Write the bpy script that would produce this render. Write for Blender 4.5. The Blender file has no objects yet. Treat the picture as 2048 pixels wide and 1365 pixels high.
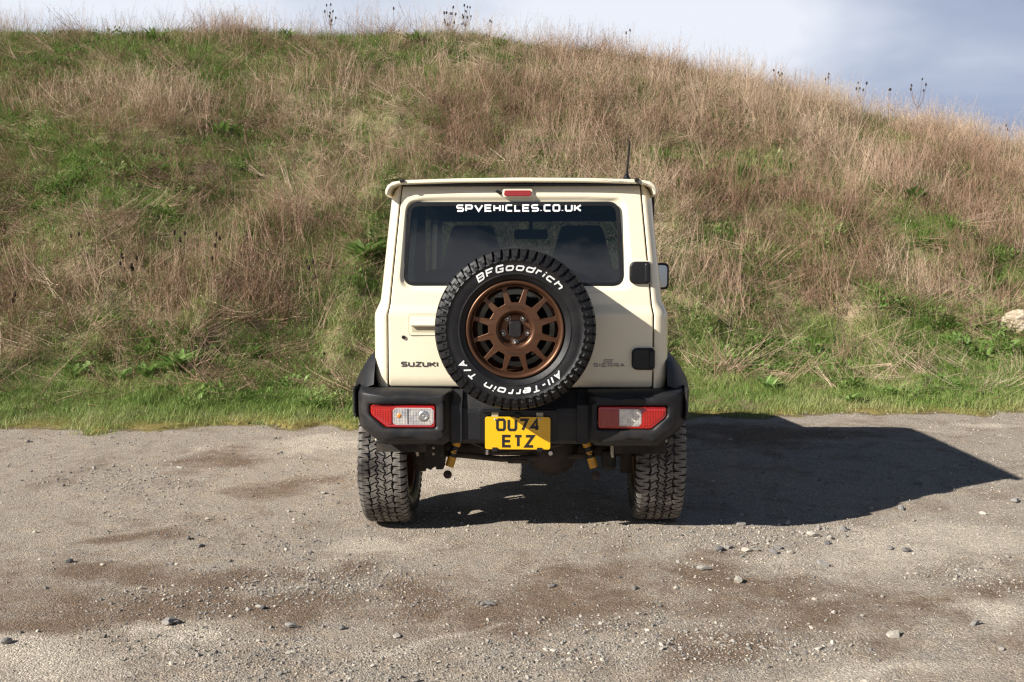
import bpy, bmesh, math, random
import numpy as np
from mathutils import Vector, Matrix, Euler
random.seed(7); RNG = np.random.default_rng(7)
PI = math.pi
SC = bpy.context.scene

# ------------------------------------------------------------------ camera, sky, sun, exposure
CAM_P = math.radians(4.44); CAM_H = 1.28; CAM_Y = -4.45; FPX = 1991.1
cam_d = bpy.data.cameras.new('camera'); cam_d.sensor_width = 36; cam_d.lens = 35.0
cam_d.clip_start = 0.05; cam_d.clip_end = 2000
cam = bpy.data.objects.new('camera', cam_d); SC.collection.objects.link(cam)
cam.location = (0, CAM_Y, CAM_H); cam.rotation_euler = (PI/2 - CAM_P, 0, 0)
cam_d.dof.use_dof = True; cam_d.dof.focus_distance = 4.5; cam_d.dof.aperture_fstop = 9.0
SC.camera = cam

SUN_DIR = Vector((-2.4, -1.28, 1.64)).normalized()      # towards the sun
SUN_EL = math.asin(SUN_DIR.z); SUN_AZ = math.atan2(SUN_DIR.x, SUN_DIR.y)
sd = bpy.data.lights.new('sun', 'SUN'); sd.energy = 5.0; sd.angle = math.radians(0.53); sd.color = (1.0, 0.955, 0.88)
sun = bpy.data.objects.new('sun', sd); SC.collection.objects.link(sun)
sun.rotation_euler = SUN_DIR.to_track_quat('Z', 'Y').to_euler(); sun.location = (-20, -12, 16)

SC.view_settings.view_transform = 'Standard'; SC.view_settings.look = 'None'
SC.view_settings.exposure = 0.80; SC.view_settings.gamma = 1.0
SC.view_settings.use_curve_mapping = False
SC.cycles.max_bounces = 6; SC.cycles.transparent_max_bounces = 12
SC.cycles.use_denoising = True; SC.cycles.denoiser = 'OPENIMAGEDENOISE'; SC.cycles.denoising_input_passes = 'RGB_ALBEDO_NORMAL'; SC.cycles.denoising_prefilter = 'NONE'; SC.cycles.filter_width = 1.3; SC.cycles.sample_clamp_indirect = 2.0
SC.render.film_transparent = False

class NT:
    """small node-tree writer"""
    def __init__(s, tree): s.t = tree; s.n = tree.nodes; s.l = tree.links
    def node(s, typ, **kw):
        nd = s.n.new(typ)
        for k, v in kw.items():
            if k.startswith('i_'):
                key = k[2:]; key = int(key) if key.isdigit() else key.replace('_', ' ')
                nd.inputs[key].default_value = v
            else: setattr(nd, k, v)
        return nd
    def link(s, a, b): s.l.new(a, b)
    def noise(s, scale, detail=4, rough=.55, vec=None, dist=0):
        nd = s.n.new('ShaderNodeTexNoise'); nd.inputs['Scale'].default_value = scale
        nd.inputs['Detail'].default_value = detail; nd.inputs['Roughness'].default_value = rough
        nd.inputs['Distortion'].default_value = dist
        if vec is not None: s.link(vec, nd.inputs['Vector'])
        return nd.outputs['Fac']
    def ramp(s, fac, stops, interp='LINEAR'):
        nd = s.n.new('ShaderNodeValToRGB'); cr = nd.color_ramp; cr.interpolation = interp
        while len(cr.elements) < len(stops): cr.elements.new(0.5)
        for e, (p, c) in zip(cr.elements, stops):
            e.position = p; e.color = (c, c, c, 1) if isinstance(c, (int, float)) else (*c, 1)
        s.link(fac, nd.inputs['Fac']); return nd.outputs['Color']
    def mix(s, fac, a, b, mode='MIX'):
        nd = s.n.new('ShaderNodeMix'); nd.data_type = 'RGBA'; nd.blend_type = mode
        for v, k in ((fac, 0), (a, 6), (b, 7)):
            if isinstance(v, (int, float)): nd.inputs[k].default_value = v if k == 0 else (v, v, v, 1)
            elif isinstance(v, tuple): nd.inputs[k].default_value = (*v, 1) if len(v) == 3 else v
            else: s.link(v, nd.inputs[k])
        return nd.outputs[2]
    def math(s, op, a, b=0.0, clamp=False):
        nd = s.n.new('ShaderNodeMath'); nd.operation = op; nd.use_clamp = clamp
        for i, v in enumerate((a, b)):
            if isinstance(v, (int, float)): nd.inputs[i].default_value = v
            else: s.link(v, nd.inputs[i])
        return nd.outputs[0]
    def bump(s, h, strength=.3, dist=.01):
        nd = s.n.new('ShaderNodeBump'); nd.inputs['Strength'].default_value = strength
        nd.inputs['Distance'].default_value = dist; s.link(h, nd.inputs['Height']); return nd.outputs['Normal']

world = bpy.data.worlds.new('World'); SC.world = world; world.use_nodes = True
w = NT(world.node_tree); w.n.clear()
out = w.node('ShaderNodeOutputWorld'); bg = w.node('ShaderNodeBackground')
sky = w.node('ShaderNodeTexSky'); sky.sky_type = 'NISHITA'; sky.sun_disc = False
sky.sun_elevation = SUN_EL; sky.sun_rotation = SUN_AZ; sky.air_density = 1.0; sky.dust_density = .2; sky.ozone_density = 3.0
SKY_STRENGTH = 0.034
bg.inputs['Strength'].default_value = SKY_STRENGTH
tc = w.node('ShaderNodeTexCoord'); sep = w.node('ShaderNodeSeparateXYZ'); w.link(tc.outputs['Generated'], sep.inputs[0])
# cloud layer: the view direction meets a sheet overhead, flattened near the horizon
zz = w.math('ADD', w.math('MAXIMUM', sep.outputs[2], 0.0), 0.22)
comb = w.node('ShaderNodeCombineXYZ')
w.link(w.math('DIVIDE', sep.outputs[0], zz), comb.inputs[0]); w.link(w.math('DIVIDE', sep.outputs[1], zz), comb.inputs[1])
mp = w.node('ShaderNodeMapping'); mp.inputs['Location'].default_value = (3.1, 1.7, 0.4); mp.inputs['Rotation'].default_value = (0, 0, .35); w.link(comb.outputs[0], mp.inputs[0])
cn = w.noise(1.35, 9, .6, mp.outputs[0], .3)
# the cloud bank covers the sky ahead; behind the camera it only lines the horizon (as the rear window mirrors it)
front = w.ramp(sep.outputs[1], [(0.0, 0.0), (0.35, 1.0)])
low = w.mix(front, w.ramp(sep.outputs[2], [(0.0, .50), (0.20, .40), (0.245, .10), (1.0, .0)]), w.ramp(sep.outputs[2], [(0.0, .60), (0.27, .44), (0.42, .04), (1.0, .0)]))
cov = w.ramp(w.math('SUBTRACT', w.math('ADD', cn, low), .13), [(0.52, 0.0), (0.68, 1.0)])
cs = w.noise(.75, 5, .5, mp.outputs[0], .2)
ccol = w.ramp(cs, [(0.34, (4.8, 5.9, 8.8)), (0.48, (8.0, 9.1, 11.6)), (0.62, (14.2, 14.9, 16.4))])
skymix = w.mix(cov, sky.outputs[0], ccol)
world.cycles.sampling_method = 'MANUAL'; world.cycles.sample_map_resolution = 2048
w.link(skymix, bg.inputs['Color']); w.link(bg.outputs[0], out.inputs['Surface'])

# ------------------------------------------------------------------ general helpers
def principled(name):
    m = bpy.data.materials.new(name); m.use_nodes = True
    t = NT(m.node_tree); b = m.node_tree.nodes['Principled BSDF']
    return m, t, b
def simple(name, col, rough=.5, metal=0, coat=0, bump=0, bscale=200, var=.08, spec=.5, vscale=6):
    m, t, b = principled(name)
    c = tuple(col)
    tcn = t.node('ShaderNodeTexCoord')
    nz = t.noise(vscale, 5, .6, tcn.outputs['Object'])
    lo = tuple(x*(1-var*2) for x in c); hi = tuple(min(1, x*(1+var*2)) for x in c)
    t.link(t.ramp(nz, [(.3, lo), (.7, hi)]), b.inputs['Base Color'])
    rr = t.ramp(nz, [(.3, max(0, rough-.06)), (.7, min(1, rough+.06))]); t.link(rr, b.inputs['Roughness'])
    b.inputs['Metallic'].default_value = metal; b.inputs['Coat Weight'].default_value = coat
    b.inputs['Coat Roughness'].default_value = .04; b.inputs['Specular IOR Level'].default_value = spec
    if bump:
        t.link(t.bump(t.noise(bscale, 3, .6, tcn.outputs['Object']), bump, .002), b.inputs['Normal'])
    return m

def fbm_setup():
    tab = np.random.default_rng(11).random((256, 256))
    def vn(x, y):
        xi = np.floor(x).astype(int); yi = np.floor(y).astype(int); fx = x-xi; fy = y-yi
        fx = fx*fx*(3-2*fx); fy = fy*fy*(3-2*fy)
        g = lambda a, b: tab[a % 256, b % 256]
        return (g(xi, yi)*(1-fx)+g(xi+1, yi)*fx)*(1-fy)+(g(xi, yi+1)*(1-fx)+g(xi+1, yi+1)*fx)*fy
    def fbm(x, y, o=4, seed=0):
        x = np.asarray(x, float)+seed*17.3; y = np.asarray(y, float)+seed*9.1
        r = 0; a = .5; tot = 0
        for k in range(o):
            r = r+a*vn(x*2**k+k*5.2, y*2**k+k*3.7); tot += a; a *= .5
        return r/tot
    return fbm
fbm = fbm_setup()
def sstep(a, b, x):
    t = np.clip((x-a)/(b-a), 0, 1); return t*t*(3-2*t)

class MB:
    def __init__(s): s.v = []; s.f = []; s.mi = []; s.sm = []
    def add(s, vs, fs, mi=0, smooth=False):
        o = len(s.v); s.v.extend([tuple(p) for p in vs])
        for f in fs: s.f.append(tuple(o+i for i in f)); s.mi.append(mi); s.sm.append(smooth)
        return s
    def mesh(s, name, mats):
        me = bpy.data.meshes.new(name); me.from_pydata(s.v, [], s.f)
        for m in (mats if isinstance(mats, (list, tuple)) else [mats]): me.materials.append(m)
        me.polygons.foreach_set('material_index', s.mi); me.polygons.foreach_set('use_smooth', s.sm)
        bm = bmesh.new(); bm.from_mesh(me); bmesh.ops.recalc_face_normals(bm, faces=bm.faces); bm.to_mesh(me); bm.free()
        me.update(); return me
    def build(s, name, mats, parent=None, loc=None):
        return link(name, s.mesh(name, mats), parent, loc)
def link(name, me, parent=None, loc=None):
    o = bpy.data.objects.new(name, me); SC.collection.objects.link(o)
    if parent: o.parent = parent
    if loc: o.location = loc
    return o
def tag(o, label=None, cat=None, group=None, kind=None):
    if label: o['label'] = label
    if cat: o['category'] = cat
    if group: o['group'] = group
    if kind: o['kind'] = kind
    return o
def thing(name, label, cat, loc=(0, 0, 0), rz=0, group=None):
    o = bpy.data.objects.new(name, None); SC.collection.objects.link(o); o.empty_display_size = .2
    o.location = loc; o.rotation_euler = (0, 0, rz); return tag(o, label, cat, group)

def rpoly(pts, r, n=5):
    """closed polygon with rounded corners; r a number or one per corner"""
    outp = []; N = len(pts)
    for i, p in enumerate(pts):
        p = Vector(p); a = Vector(pts[i-1])-p; b = Vector(pts[(i+1) % N])-p
        ri = r[i] if isinstance(r, (list, tuple)) else r
        if ri <= 0: outp.append(tuple(p)); continue
        la, lb = a.length, b.length; a.normalize(); b.normalize()
        ang = a.angle(b); d = min(ri/max(math.tan(ang/2), 1e-3), la*.49, lb*.49)
        p0 = p+a*d; p1 = p+b*d
        for k in range(n+1):
            t = k/n; q = p0*(1-t)**2+p*2*t*(1-t)+p1*t*t; outp.append(tuple(q))
    return outp
def rrect(x0, z0, x1, z1, r, n=5): return rpoly([(x0, z0), (x1, z0), (x1, z1), (x0, z1)], r, n)
def inset(pts, d):
    N = len(pts); area = sum(pts[i][0]*pts[(i+1) % N][1]-pts[(i+1) % N][0]*pts[i][1] for i in range(N))
    sg = 1 if area > 0 else -1; res = []
    for i in range(N):
        p = Vector(pts[i]); a = (p-Vector(pts[i-1])); b = (Vector(pts[(i+1) % N])-p)
        if a.length < 1e-7: a = b
        if b.length < 1e-7: b = a
        a = a.normalized(); b = b.normalized()
        na = Vector((-a.y, a.x))*sg; nb = Vector((-b.y, b.x))*sg
        m = (na+nb)
        m = m.normalized() if m.length > 1e-6 else na
        k = d/max(.5, m.dot(na)); res.append(tuple(p+m*k))
    return res
def prism(mb, outline, ya, yb, bev=0, seg=3, mi=0, cap_back=True, mapf=None):
    """outline in XZ swept along Y from the near face ya to yb, near edge rounded by bev"""
    mapf = mapf or (lambda x, y, z: (x, y, z))
    rings = []
    sg = 1 if yb > ya else -1
    if bev:
        for k in range(seg+1):
            a = k/seg*PI/2; rings.append((inset(outline, bev*(1-math.sin(a))), ya+sg*bev*(1-math.cos(a))))
    else: rings.append((outline, ya))
    rings.append((outline, yb))
    N = len(outline); vs = []; fs = []
    for o, y in rings: vs += [mapf(p[0], y, p[1]) for p in o]
    for r in range(len(rings)-1):
        for i in range(N):
            j = (i+1) % N; fs.append((r*N+i, r*N+j, (r+1)*N+j, (r+1)*N+i))
    fs.append(tuple(range(N)))
    if cap_back: fs.append(tuple(range((len(rings)-1)*N, len(rings)*N)))
    mb.add(vs, fs, mi, False); 
    return mb
def box(mb, c, s, bev=0.0, mi=0, rot=None):
    """box centre c, size s, bevelled"""
    bm = bmesh.new(); bmesh.ops.create_cube(bm, size=1)
    for v in bm.verts: v.co = Vector((v.co.x*s[0], v.co.y*s[1], v.co.z*s[2]))
    if bev: bmesh.ops.bevel(bm, geom=bm.edges[:], offset=bev, segments=2, profile=.5, affect='EDGES')
    M = Matrix.Translation(c) @ (Euler(rot).to_matrix().to_4x4() if rot else Matrix())
    vs = [M @ v.co for v in bm.verts]; fs = [tuple(v.index for v in f.verts) for f in bm.faces]
    mb.add(vs, fs, mi, False); bm.free(); return mb
def tube(mb, path, rad, n=10, mi=0, cap=True, smooth=True):
    path = [Vector(p) for p in path]; K = len(path)
    rad = rad if isinstance(rad, (list, tuple)) else [rad]*K
    vs = []; up = None
    for i, p in enumerate(path):
        d = (path[min(i+1, K-1)]-path[max(i-1, 0)]).normalized()
        if up is None: up = Vector((0, 0, 1)) if abs(d.z) < .9 else Vector((1, 0, 0))
        a = d.cross(up).normalized(); b = a.cross(d).normalized(); up = b
        for k in range(n):
            t = 2*PI*k/n; vs.append(p+(a*math.cos(t)+b*math.sin(t))*rad[i])
    fs = [(i*n+k, i*n+(k+1) % n, (i+1)*n+(k+1) % n, (i+1)*n+k) for i in range(K-1) for k in range(n)]
    mb.add(vs, fs, mi, smooth)
    if cap: mb.add(vs[:n], [tuple(range(n))], mi); mb.add(vs[-n:], [tuple(range(n))], mi)
    return mb
def lathe(mb, prof, n=64, axis='y', c=(0, 0, 0), mi=0, smooth=True, closed=False):
    """prof = [(radius, along axis)]"""
    vs = []; K = len(prof)
    for r, h in prof:
        for k in range(n):
            t = 2*PI*k/n
            if axis == 'y': vs.append((c[0]+r*math.cos(t), c[1]+h, c[2]+r*math.sin(t)))
            elif axis == 'x': vs.append((c[0]+h, c[1]+r*math.cos(t), c[2]+r*math.sin(t)))
            else: vs.append((c[0]+r*math.cos(t), c[1]+r*math.sin(t), c[2]+h))
    fs = []
    for i in range(K if closed else K-1):
        i2 = (i+1) % K
        for k in range(n): fs.append((i*n+k, i*n+(k+1) % n, i2*n+(k+1) % n, i2*n+k))
    mb.add(vs, fs, mi, smooth); return mb
def ray_poly(c, ang, poly):
    dx, dz = math.cos(ang), math.sin(ang); best = 0
    N = len(poly)
    for i in range(N):
        x1, z1 = poly[i][0]-c[0], poly[i][1]-c[1]; x2, z2 = poly[(i+1) % N][0]-c[0], poly[(i+1) % N][1]-c[1]
        ex, ez = x2-x1, z2-z1; den = dx*ez-dz*ex
        if abs(den) < 1e-12: continue
        t = (x1*ez-z1*ex)/den; u = (x1*dz-z1*dx)/den
        if t > 0 and -1e-6 <= u <= 1+1e-6: best = max(best, t)
    return best
def ring_panel(outer, inner, c, rings, yf, N=160):
    """rings: ('i'|'o'|'s', value, dy): distance from inner outline, from outer outline, or fraction"""
    angs = [2*PI*k/N for k in range(N)]
    for p in list(outer)+list(inner): angs.append(math.atan2(p[1]-c[1], p[0]-c[0]) % (2*PI))
    angs = sorted(set(round(a, 5) for a in angs)); M = len(angs); vs = []
    ri = [ray_poly(c, a, inner) for a in angs]; ro = [ray_poly(c, a, outer) for a in angs]
    for mode, val, dy in rings:
        for a, i, o in zip(angs, ri, ro):
            t = i+min(val, (o-i)*.45) if mode == 'i' else o-min(val, (o-i)*.45) if mode == 'o' else i+(o-i)*val
            x = c[0]+math.cos(a)*t; z = c[1]+math.sin(a)*t; vs.append((x, yf(x, z)+dy, z))
    fs = [(r*M+k, r*M+(k+1) % M, (r+1)*M+(k+1) % M, (r+1)*M+k) for r in range(len(rings)-1) for k in range(M)]
    return vs, fs
def sheet_with_holes(outline, holes, thick, bevel=0.0):
    """flat sheet (u, v, w) with holes; returns verts and faces"""
    cu = bpy.data.curves.new('tmp', 'CURVE'); cu.dimensions = '2D'; cu.fill_mode = 'BOTH'
    cu.extrude = thick/2-bevel; cu.bevel_depth = bevel; cu.bevel_resolution = 1 if bevel else 0
    if bevel: cu.offset = -bevel
    for poly in [outline]+list(holes):
        sp = cu.splines.new('POLY'); sp.points.add(len(poly)-1); sp.use_cyclic_u = True
        for i, p in enumerate(poly): sp.points[i].co = (p[0], p[1], 0, 1)
    o = bpy.data.objects.new('tmp', cu); me = o.to_mesh()
    vs = [tuple(v.co) for v in me.vertices]; fs = [tuple(p.vertices) for p in me.polygons]
    o.to_mesh_clear(); bpy.data.objects.remove(o); bpy.data.curves.remove(cu)
    return vs, fs

# stroke lettering ----------------------------------------------------------
def RRc(x0, y0, x1, y1, c=.15): return ([(x0+c, y0), (x1-c, y0), (x1, y0+c), (x1, y1-c), (x1-c, y1), (x0+c, y1), (x0, y1-c), (x0, y0+c)], True)
G = {
 'O': [RRc(0, 0, 1, 1)], 'U': [[(0, 1), (0, .15), (.15, 0), (.85, 0), (1, .15), (1, 1)]],
 'S': [[(1, 1), (.15, 1), (0, .87), (0, .63), (.15, .5), (.85, .5), (1, .37), (1, .13), (.85, 0), (0, 0)]],
 'Z': [[(0, 1), (1, 1), (0, 0), (1, 0)]], '7': [[(0, 1), (1, 1), (.35, 0)]], '4': [[(.72, 0), (.72, 1), (0, .27), (1, .27)]],
 'E': [[(1, 1), (0, 1), (0, 0), (1, 0)], [(0, .5), (.9, .5)]], 'T': [[(0, 1), (1, 1)], [(.5, 1), (.5, 0)]],
 'P': [[(0, 0), (0, 1), (.85, 1), (1, .86), (1, .56), (.85, .42), (0, .42)]], 'V': [[(0, 1), (.5, 0), (1, 1)]],
 'H': [[(0, 0), (0, 1)], [(1, 0), (1, 1)], [(0, .5), (1, .5)]], 'I': [[(0, 0), (0, 1)]],
 'C': [[(1, 1), (.15, 1), (0, .86), (0, .14), (.15, 0), (1, 0)]], 'L': [[(0, 1), (0, 0), (1, 0)]], '.': [[(0, 0), (0, .12)]],
 'K': [[(0, 0), (0, 1)], [(0, .5), (.3, .5)], [(1, 1), (.3, .5), (1, 0)]],
 'R': [[(0, 0), (0, 1), (.85, 1), (1, .86), (1, .56), (.85, .42), (0, .42)], [(.5, .42), (1, 0)]],
 'A': [[(0, 0), (.5, 1), (1, 0)], [(.2, .34), (.8, .34)]], 'M': [[(0, 0), (0, 1), (.5, .4), (1, 1), (1, 0)]],
 'G': [[(1, 1), (.15, 1), (0, .86), (0, .14), (.15, 0), (1, 0), (1, .45), (.5, .45)]],
 'B': [([(0, 0), (.85, 0), (1, .14), (1, .4), (.88, .52), (1, .64), (1, .86), (.85, 1), (0, 1)], True), [(0, .52), (.88, .52)]],
 'F': [[(1, 1), (0, 1), (0, 0)], [(0, .5), (.85, .5)]], 'J': [[(1, 1), (1, .15), (.85, 0), (0, 0)]], 'N': [[(0, 0), (0, 1), (1, 0), (1, 1)]], 'Y': [[(0, 1), (.5, .5), (1, 1)], [(.5, .5), (.5, 0)]],
 'o': [RRc(0, 0, 1, .7, .14)], 'd': [RRc(0, 0, 1, .7, .14), [(1, 0), (1, 1)]], 'r': [[(0, 0), (0, .7), (.9, .7)]],
 'i': [[(0, 0), (0, .62)], [(0, .84), (0, 1)]], 'c': [[(1, .7), (.15, .7), (0, .56), (0, .14), (.15, 0), (1, 0)]],
 'h': [[(0, 0), (0, 1)], [(0, .7), (.85, .7), (1, .56), (1, 0)]], 'l': [[(0, 0), (0, 1)]],
 'e': [[(0, .36), (1, .36), (1, .58), (.85, .7), (.15, .7), (0, .56), (0, .14), (.15, 0), (.95, 0)]],
 'a': [RRc(0, 0, 1, .66, .12), [(1, 0), (1, .7)]], 'n': [[(0, 0), (0, .7), (.85, .7), (1, .56), (1, 0)]], 's': [[(1, .7), (0, .7), (0, .35), (1, .35), (1, 0), (0, 0)]],
 '-': [[(0, .4), (1, .4)]], '/': [[(0, 0), (1, 1)]]}
def ribbon(pts, th, closed):
    N = len(pts); L = []; R_ = []
    P = [Vector(p) for p in pts]
    for i in range(N):
        if closed: a = P[i]-P[i-1]; b = P[(i+1) % N]-P[i]
        else: a = P[i]-P[i-1] if i else P[1]-P[0]; b = P[i+1]-P[i] if i < N-1 else a
        a.normalize(); b.normalize(); na = Vector((-a.y, a.x)); nb = Vector((-b.y, b.x)); m = na+nb
        m = m.normalized() if m.length > 1e-5 else na
        k = th/2/max(.45, m.dot(na)); L.append(P[i]+m*k); R_.append(P[i]-m*k)
    return L, R_
def lettering(mb, text, W, H, th, widths=None, gap=.3, mapf=None, thick=.0015, slant=0, hth=None, mi=0, only=None):
    """text inside a W x H box whose lower-left corner is (0,0); mapf(u, v, h) -> point; h height above surface"""
    wd = {'I': .06, 'i': .06, 'l': .06, '.': .08, ' ': .35, '-': .45, '/': .5, 'r': .6, 'T': .9}
    if widths: wd.update(widths)
    ws = [wd.get(ch, 1.0) for ch in text]; tot = sum(ws)+gap*(len(text)-1); x = 0
    unit = (W-th)/tot
    for ci, (ch, cw) in enumerate(zip(text, ws)):
        if ch != ' ' and only in (None, ci):
            for si, st in enumerate(G[ch]):
                pts, closed = st if isinstance(st, tuple) else (st, False)
                p2 = [(th/2+(x+px*cw)*unit+slant*py*H, th/2+py*(H-th)) for px, py in pts]
                L, R_ = ribbon(p2, th, closed); n = len(L); hh = thick+si*.00015
                vs = [mapf(p.x, p.y, hh) for p in L]+[mapf(p.x, p.y, hh) for p in R_]+[mapf(p.x, p.y, 0) for p in L]+[mapf(p.x, p.y, 0) for p in R_]
                fs = []
                for i in range(n if closed else n-1):
                    j = (i+1) % n; fs += [(i, j, n+j, n+i), (i, j, 2*n+j, 2*n+i), (n+i, n+j, 3*n+j, 3*n+i)]
                if not closed: fs += [(0, n, 3*n, 2*n), (n-1, 2*n-1, 4*n-1, 3*n-1)]
                mb.add(vs, fs, mi)
        x += cw+gap
    return mb

# ------------------------------------------------------------------ terrain
YR = 14.0                                                     # ridge line
SKY_PX = [(-900, 95), (-300, 82), (0, 74), (300, 72), (600, 73), (890, 76), (1044, 92), (1181, 109), (1300, 125), (1348, 137), (1519, 183), (1690, 226), (1861, 264), (2031, 306), (2400, 385), (2900, 455)]
def px_dir(px, py):
    x = (px-1024)/FPX; u = -(py-682.5)/FPX
    return x, math.cos(CAM_P)+u*math.sin(CAM_P), -math.sin(CAM_P)+u*math.cos(CAM_P)
rx = []; rz = []
for a, b in SKY_PX:
    d = px_dir(a, b); t = (YR-CAM_Y)/d[1]; rx.append(d[0]*t); rz.append(CAM_H+d[2]*t)
def ridge(X): return np.interp(X, rx, rz)
def edge_y(X): return 3.62+.112*X+.22*(fbm(X*.9, X*0+3, 3)-.5)*2+.40*(fbm(X*3.5, X*0+8, 6)-.5)*2
def bank_z(X, Y):
    X = np.asarray(X, float); Y = np.asarray(Y, float)
    s = Y-edge_y(X); span = YR-edge_y(X)
    R_ = ridge(X)
    q = np.clip(s/span, -1, 3)
    toe = .18                                                # flat grass verge, then the slope
    up = np.where(q < toe, (np.clip(q, 0, 1)/toe)**1.5*.055, .055+(q-toe)/(1-toe)*.945)
    z = R_*up
    top = sstep(.86, 1.0, q)
    z = np.where(q > 1, R_-.35*(Y-YR)*np.minimum(1, (Y-YR)*.5), z)
    n = (fbm(X*.8, Y*.8, 4, 2)-.5)*.55*sstep(.5, 4, s)*(1-.75*sstep(.8, 1, q))
    n2 = (fbm(X*4, Y*4, 3, 5)-.5)*.10*sstep(.1, 1.5, s)
    return z+n+n2
def yard_z(X, Y):
    X = np.asarray(X, float); Y = np.asarray(Y, float)
    z = (fbm(X*.7, Y*.7, 3, 8)-.5)*.03+(fbm(X*7, Y*7, 4, 9)-.5)*.012+(fbm(X*30, Y*30, 2, 4)-.5)*.004
    flat = np.exp(-(((X+.70)/.30)**2+((Y-.55)/.35)**2)**2)
    z = z*(1-.8*flat)-.036*np.exp(-(((X+.75)/.7)**2+((Y-.5)/.9)**2))
    far = sstep(15, 60, np.hypot(X, Y+4.45)); return z*(1-far)-.004
def bank_surface(X, Y):
    s = np.asarray(Y, float)-edge_y(X)
    return np.where(s > -.02, bank_z(X, Y)+.006*sstep(-.02, .1, s), yard_z(X, Y)-.05)
def ground_z(X, Y): return np.maximum(bank_surface(X, Y), yard_z(X, Y))
def hit(px, py):
    """the point of the ground seen at a place of the photograph"""
    d = px_dir(px, py); t0 = 1.0
    ts = np.arange(1.5, 26, .04); X = d[0]*ts; Y = CAM_Y+d[1]*ts; Z = CAM_H+d[2]*ts
    b = Z < ground_z(X, Y); i = int(np.argmax(b)) if b.any() else len(ts)-1
    return float(X[i]), float(Y[i]), float(ground_z(X[i:i+1], Y[i:i+1])[0])
def pol_px(lst, gx=1.0, gy_=1.0):
    res = []
    for px, py, rxp, ryp in lst:
        x, y, z = hit(px, py); rxp *= gx; ryp *= gy_; x2, _, _ = hit(px+rxp, py); _, y2, _ = hit(px, py-ryp); _, y3, _ = hit(px, py+ryp)
        res.append((x, y, max(.05, abs(x2-x)), max(.05, abs(y2-y3)/2)))
    return res
def blobs(X, Y, lst, warp=.35, seed=3):
    wx = X+(fbm(X*1.6, Y*1.6, 4, seed)-.5)*warp*2; wy = Y+(fbm(X*1.6, Y*1.6, 4, seed+4)-.5)*warp*2
    r = np.zeros_like(X)
    for cx, cy, a, b in lst: r = np.maximum(r, np.exp(-(((wx-cx)/a)**2+((wy-cy)/b)**2)))
    return r
def grid_mesh(name, xs, ys, zf, mat):
    X, Y = np.meshgrid(xs, ys); Z = zf(X, Y); nx, ny = len(xs), len(ys)
    co = np.stack([X.ravel(), Y.ravel(), Z.ravel()], 1)
    i = np.arange(nx*ny).reshape(ny, nx); q = np.stack([i[:-1, :-1].ravel(), i[:-1, 1:].ravel(), i[1:, 1:].ravel(), i[1:, :-1].ravel()], 1)
    me = bpy.data.meshes.new(name); me.vertices.add(len(co)); me.vertices.foreach_set('co', co.ravel())
    me.loops.add(q.size); me.loops.foreach_set('vertex_index', q.ravel()); me.polygons.add(len(q))
    me.polygons.foreach_set('loop_start', np.arange(0, q.size, 4)); me.polygons.foreach_set('use_smooth', np.ones(len(q), bool))
    me.update(calc_edges=True); me.materials.append(mat)
    return me, X.ravel(), Y.ravel()
def set_attr(me, name, arr):
    a = me.attributes.new(name, 'FLOAT', 'POINT'); a.data.foreach_set('value', np.asarray(arr, np.float32).ravel())
def axis(a, b, step, far, g=1.25):
    c = list(np.arange(a, b, step)); s = step
    lo = []; x = c[0]
    while x > -far: s *= g; x -= s; lo.append(x)
    s = step; x = c[-1]; hi = []
    while x < far: s *= g; x += s; hi.append(x)
    return np.array(lo[::-1]+c+hi)

# masks read off the photograph, placed on the ground itself
DAMP = pol_px([(440, 920, 50, 12), (240, 1080, 50, 14), (90, 1250, 190, 45), (330, 1165, 190, 22), (640, 1150, 90, 26), (960, 1205, 240, 34), (1160, 1180, 150, 26), (1480, 1180, 120, 32), (1600, 1235, 200, 26), (1985, 1150, 60, 26), (1870, 1198, 60, 10), (1400, 1280, 90, 34), (300, 1215, 110, 16), (560, 1240, 190, 24), (610, 985, 80, 10), (1500, 870, 200, 12), (700, 1085, 60, 12)], 1.35, 1.5)
PALE_AND_SUNLIT = pol_px([(290, 1245, 70, 16), (440, 1250, 60, 14), (1740, 1110, 130, 40), (1900, 1090, 130, 50), (1960, 1225, 110, 22), (120, 1335, 170, 26), (1750, 1335, 260, 20), (750, 1110, 80, 22), (640, 890, 220, 16), (2000, 855, 60, 6), (880, 1262, 60, 8), (930, 960, 90, 30)], 1.2, 1.2)  # pale dust; last entry paints the sunlit patch beneath the car
STONY = pol_px([(1480, 1090, 120, 30), (1560, 1065, 120, 20), (1180, 1300, 300, 40), (560, 1310, 330, 40), (1450, 1300, 200, 34), (1240, 1240, 160, 24), (640, 1160, 200, 40), (1960, 1150, 90, 26), (250, 960, 150, 20), (840, 1200, 140, 20)])
BROWN = pol_px([(120, 200, 180, 40), (300, 230, 260, 60), (100, 420, 130, 90), (60, 620, 110, 110), (260, 560, 180, 80), (560, 470, 110, 110), (430, 560, 180, 80), (560, 620, 130, 60), (560, 240, 150, 60), (700, 190, 90, 50), (1250, 170, 260, 60), (1500, 260, 260, 70), (950, 270, 200, 60), (1100, 340, 260, 30), (1700, 330, 260, 60), (1950, 330, 130, 60), (1450, 400, 130, 60), (1650, 430, 150, 90), (1480, 560, 160, 60), (1680, 590, 140, 60), (1850, 570, 160, 60), (1900, 440, 160, 70), (1450, 620, 120, 30), (1560, 650, 80, 30), (1760, 640, 110, 30), (520, 340, 160, 40), (20, 750, 60, 40), (1990, 620, 60, 50), (330, 660, 90, 40), (1380, 300, 150, 60), (1200, 260, 200, 50)])
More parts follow.
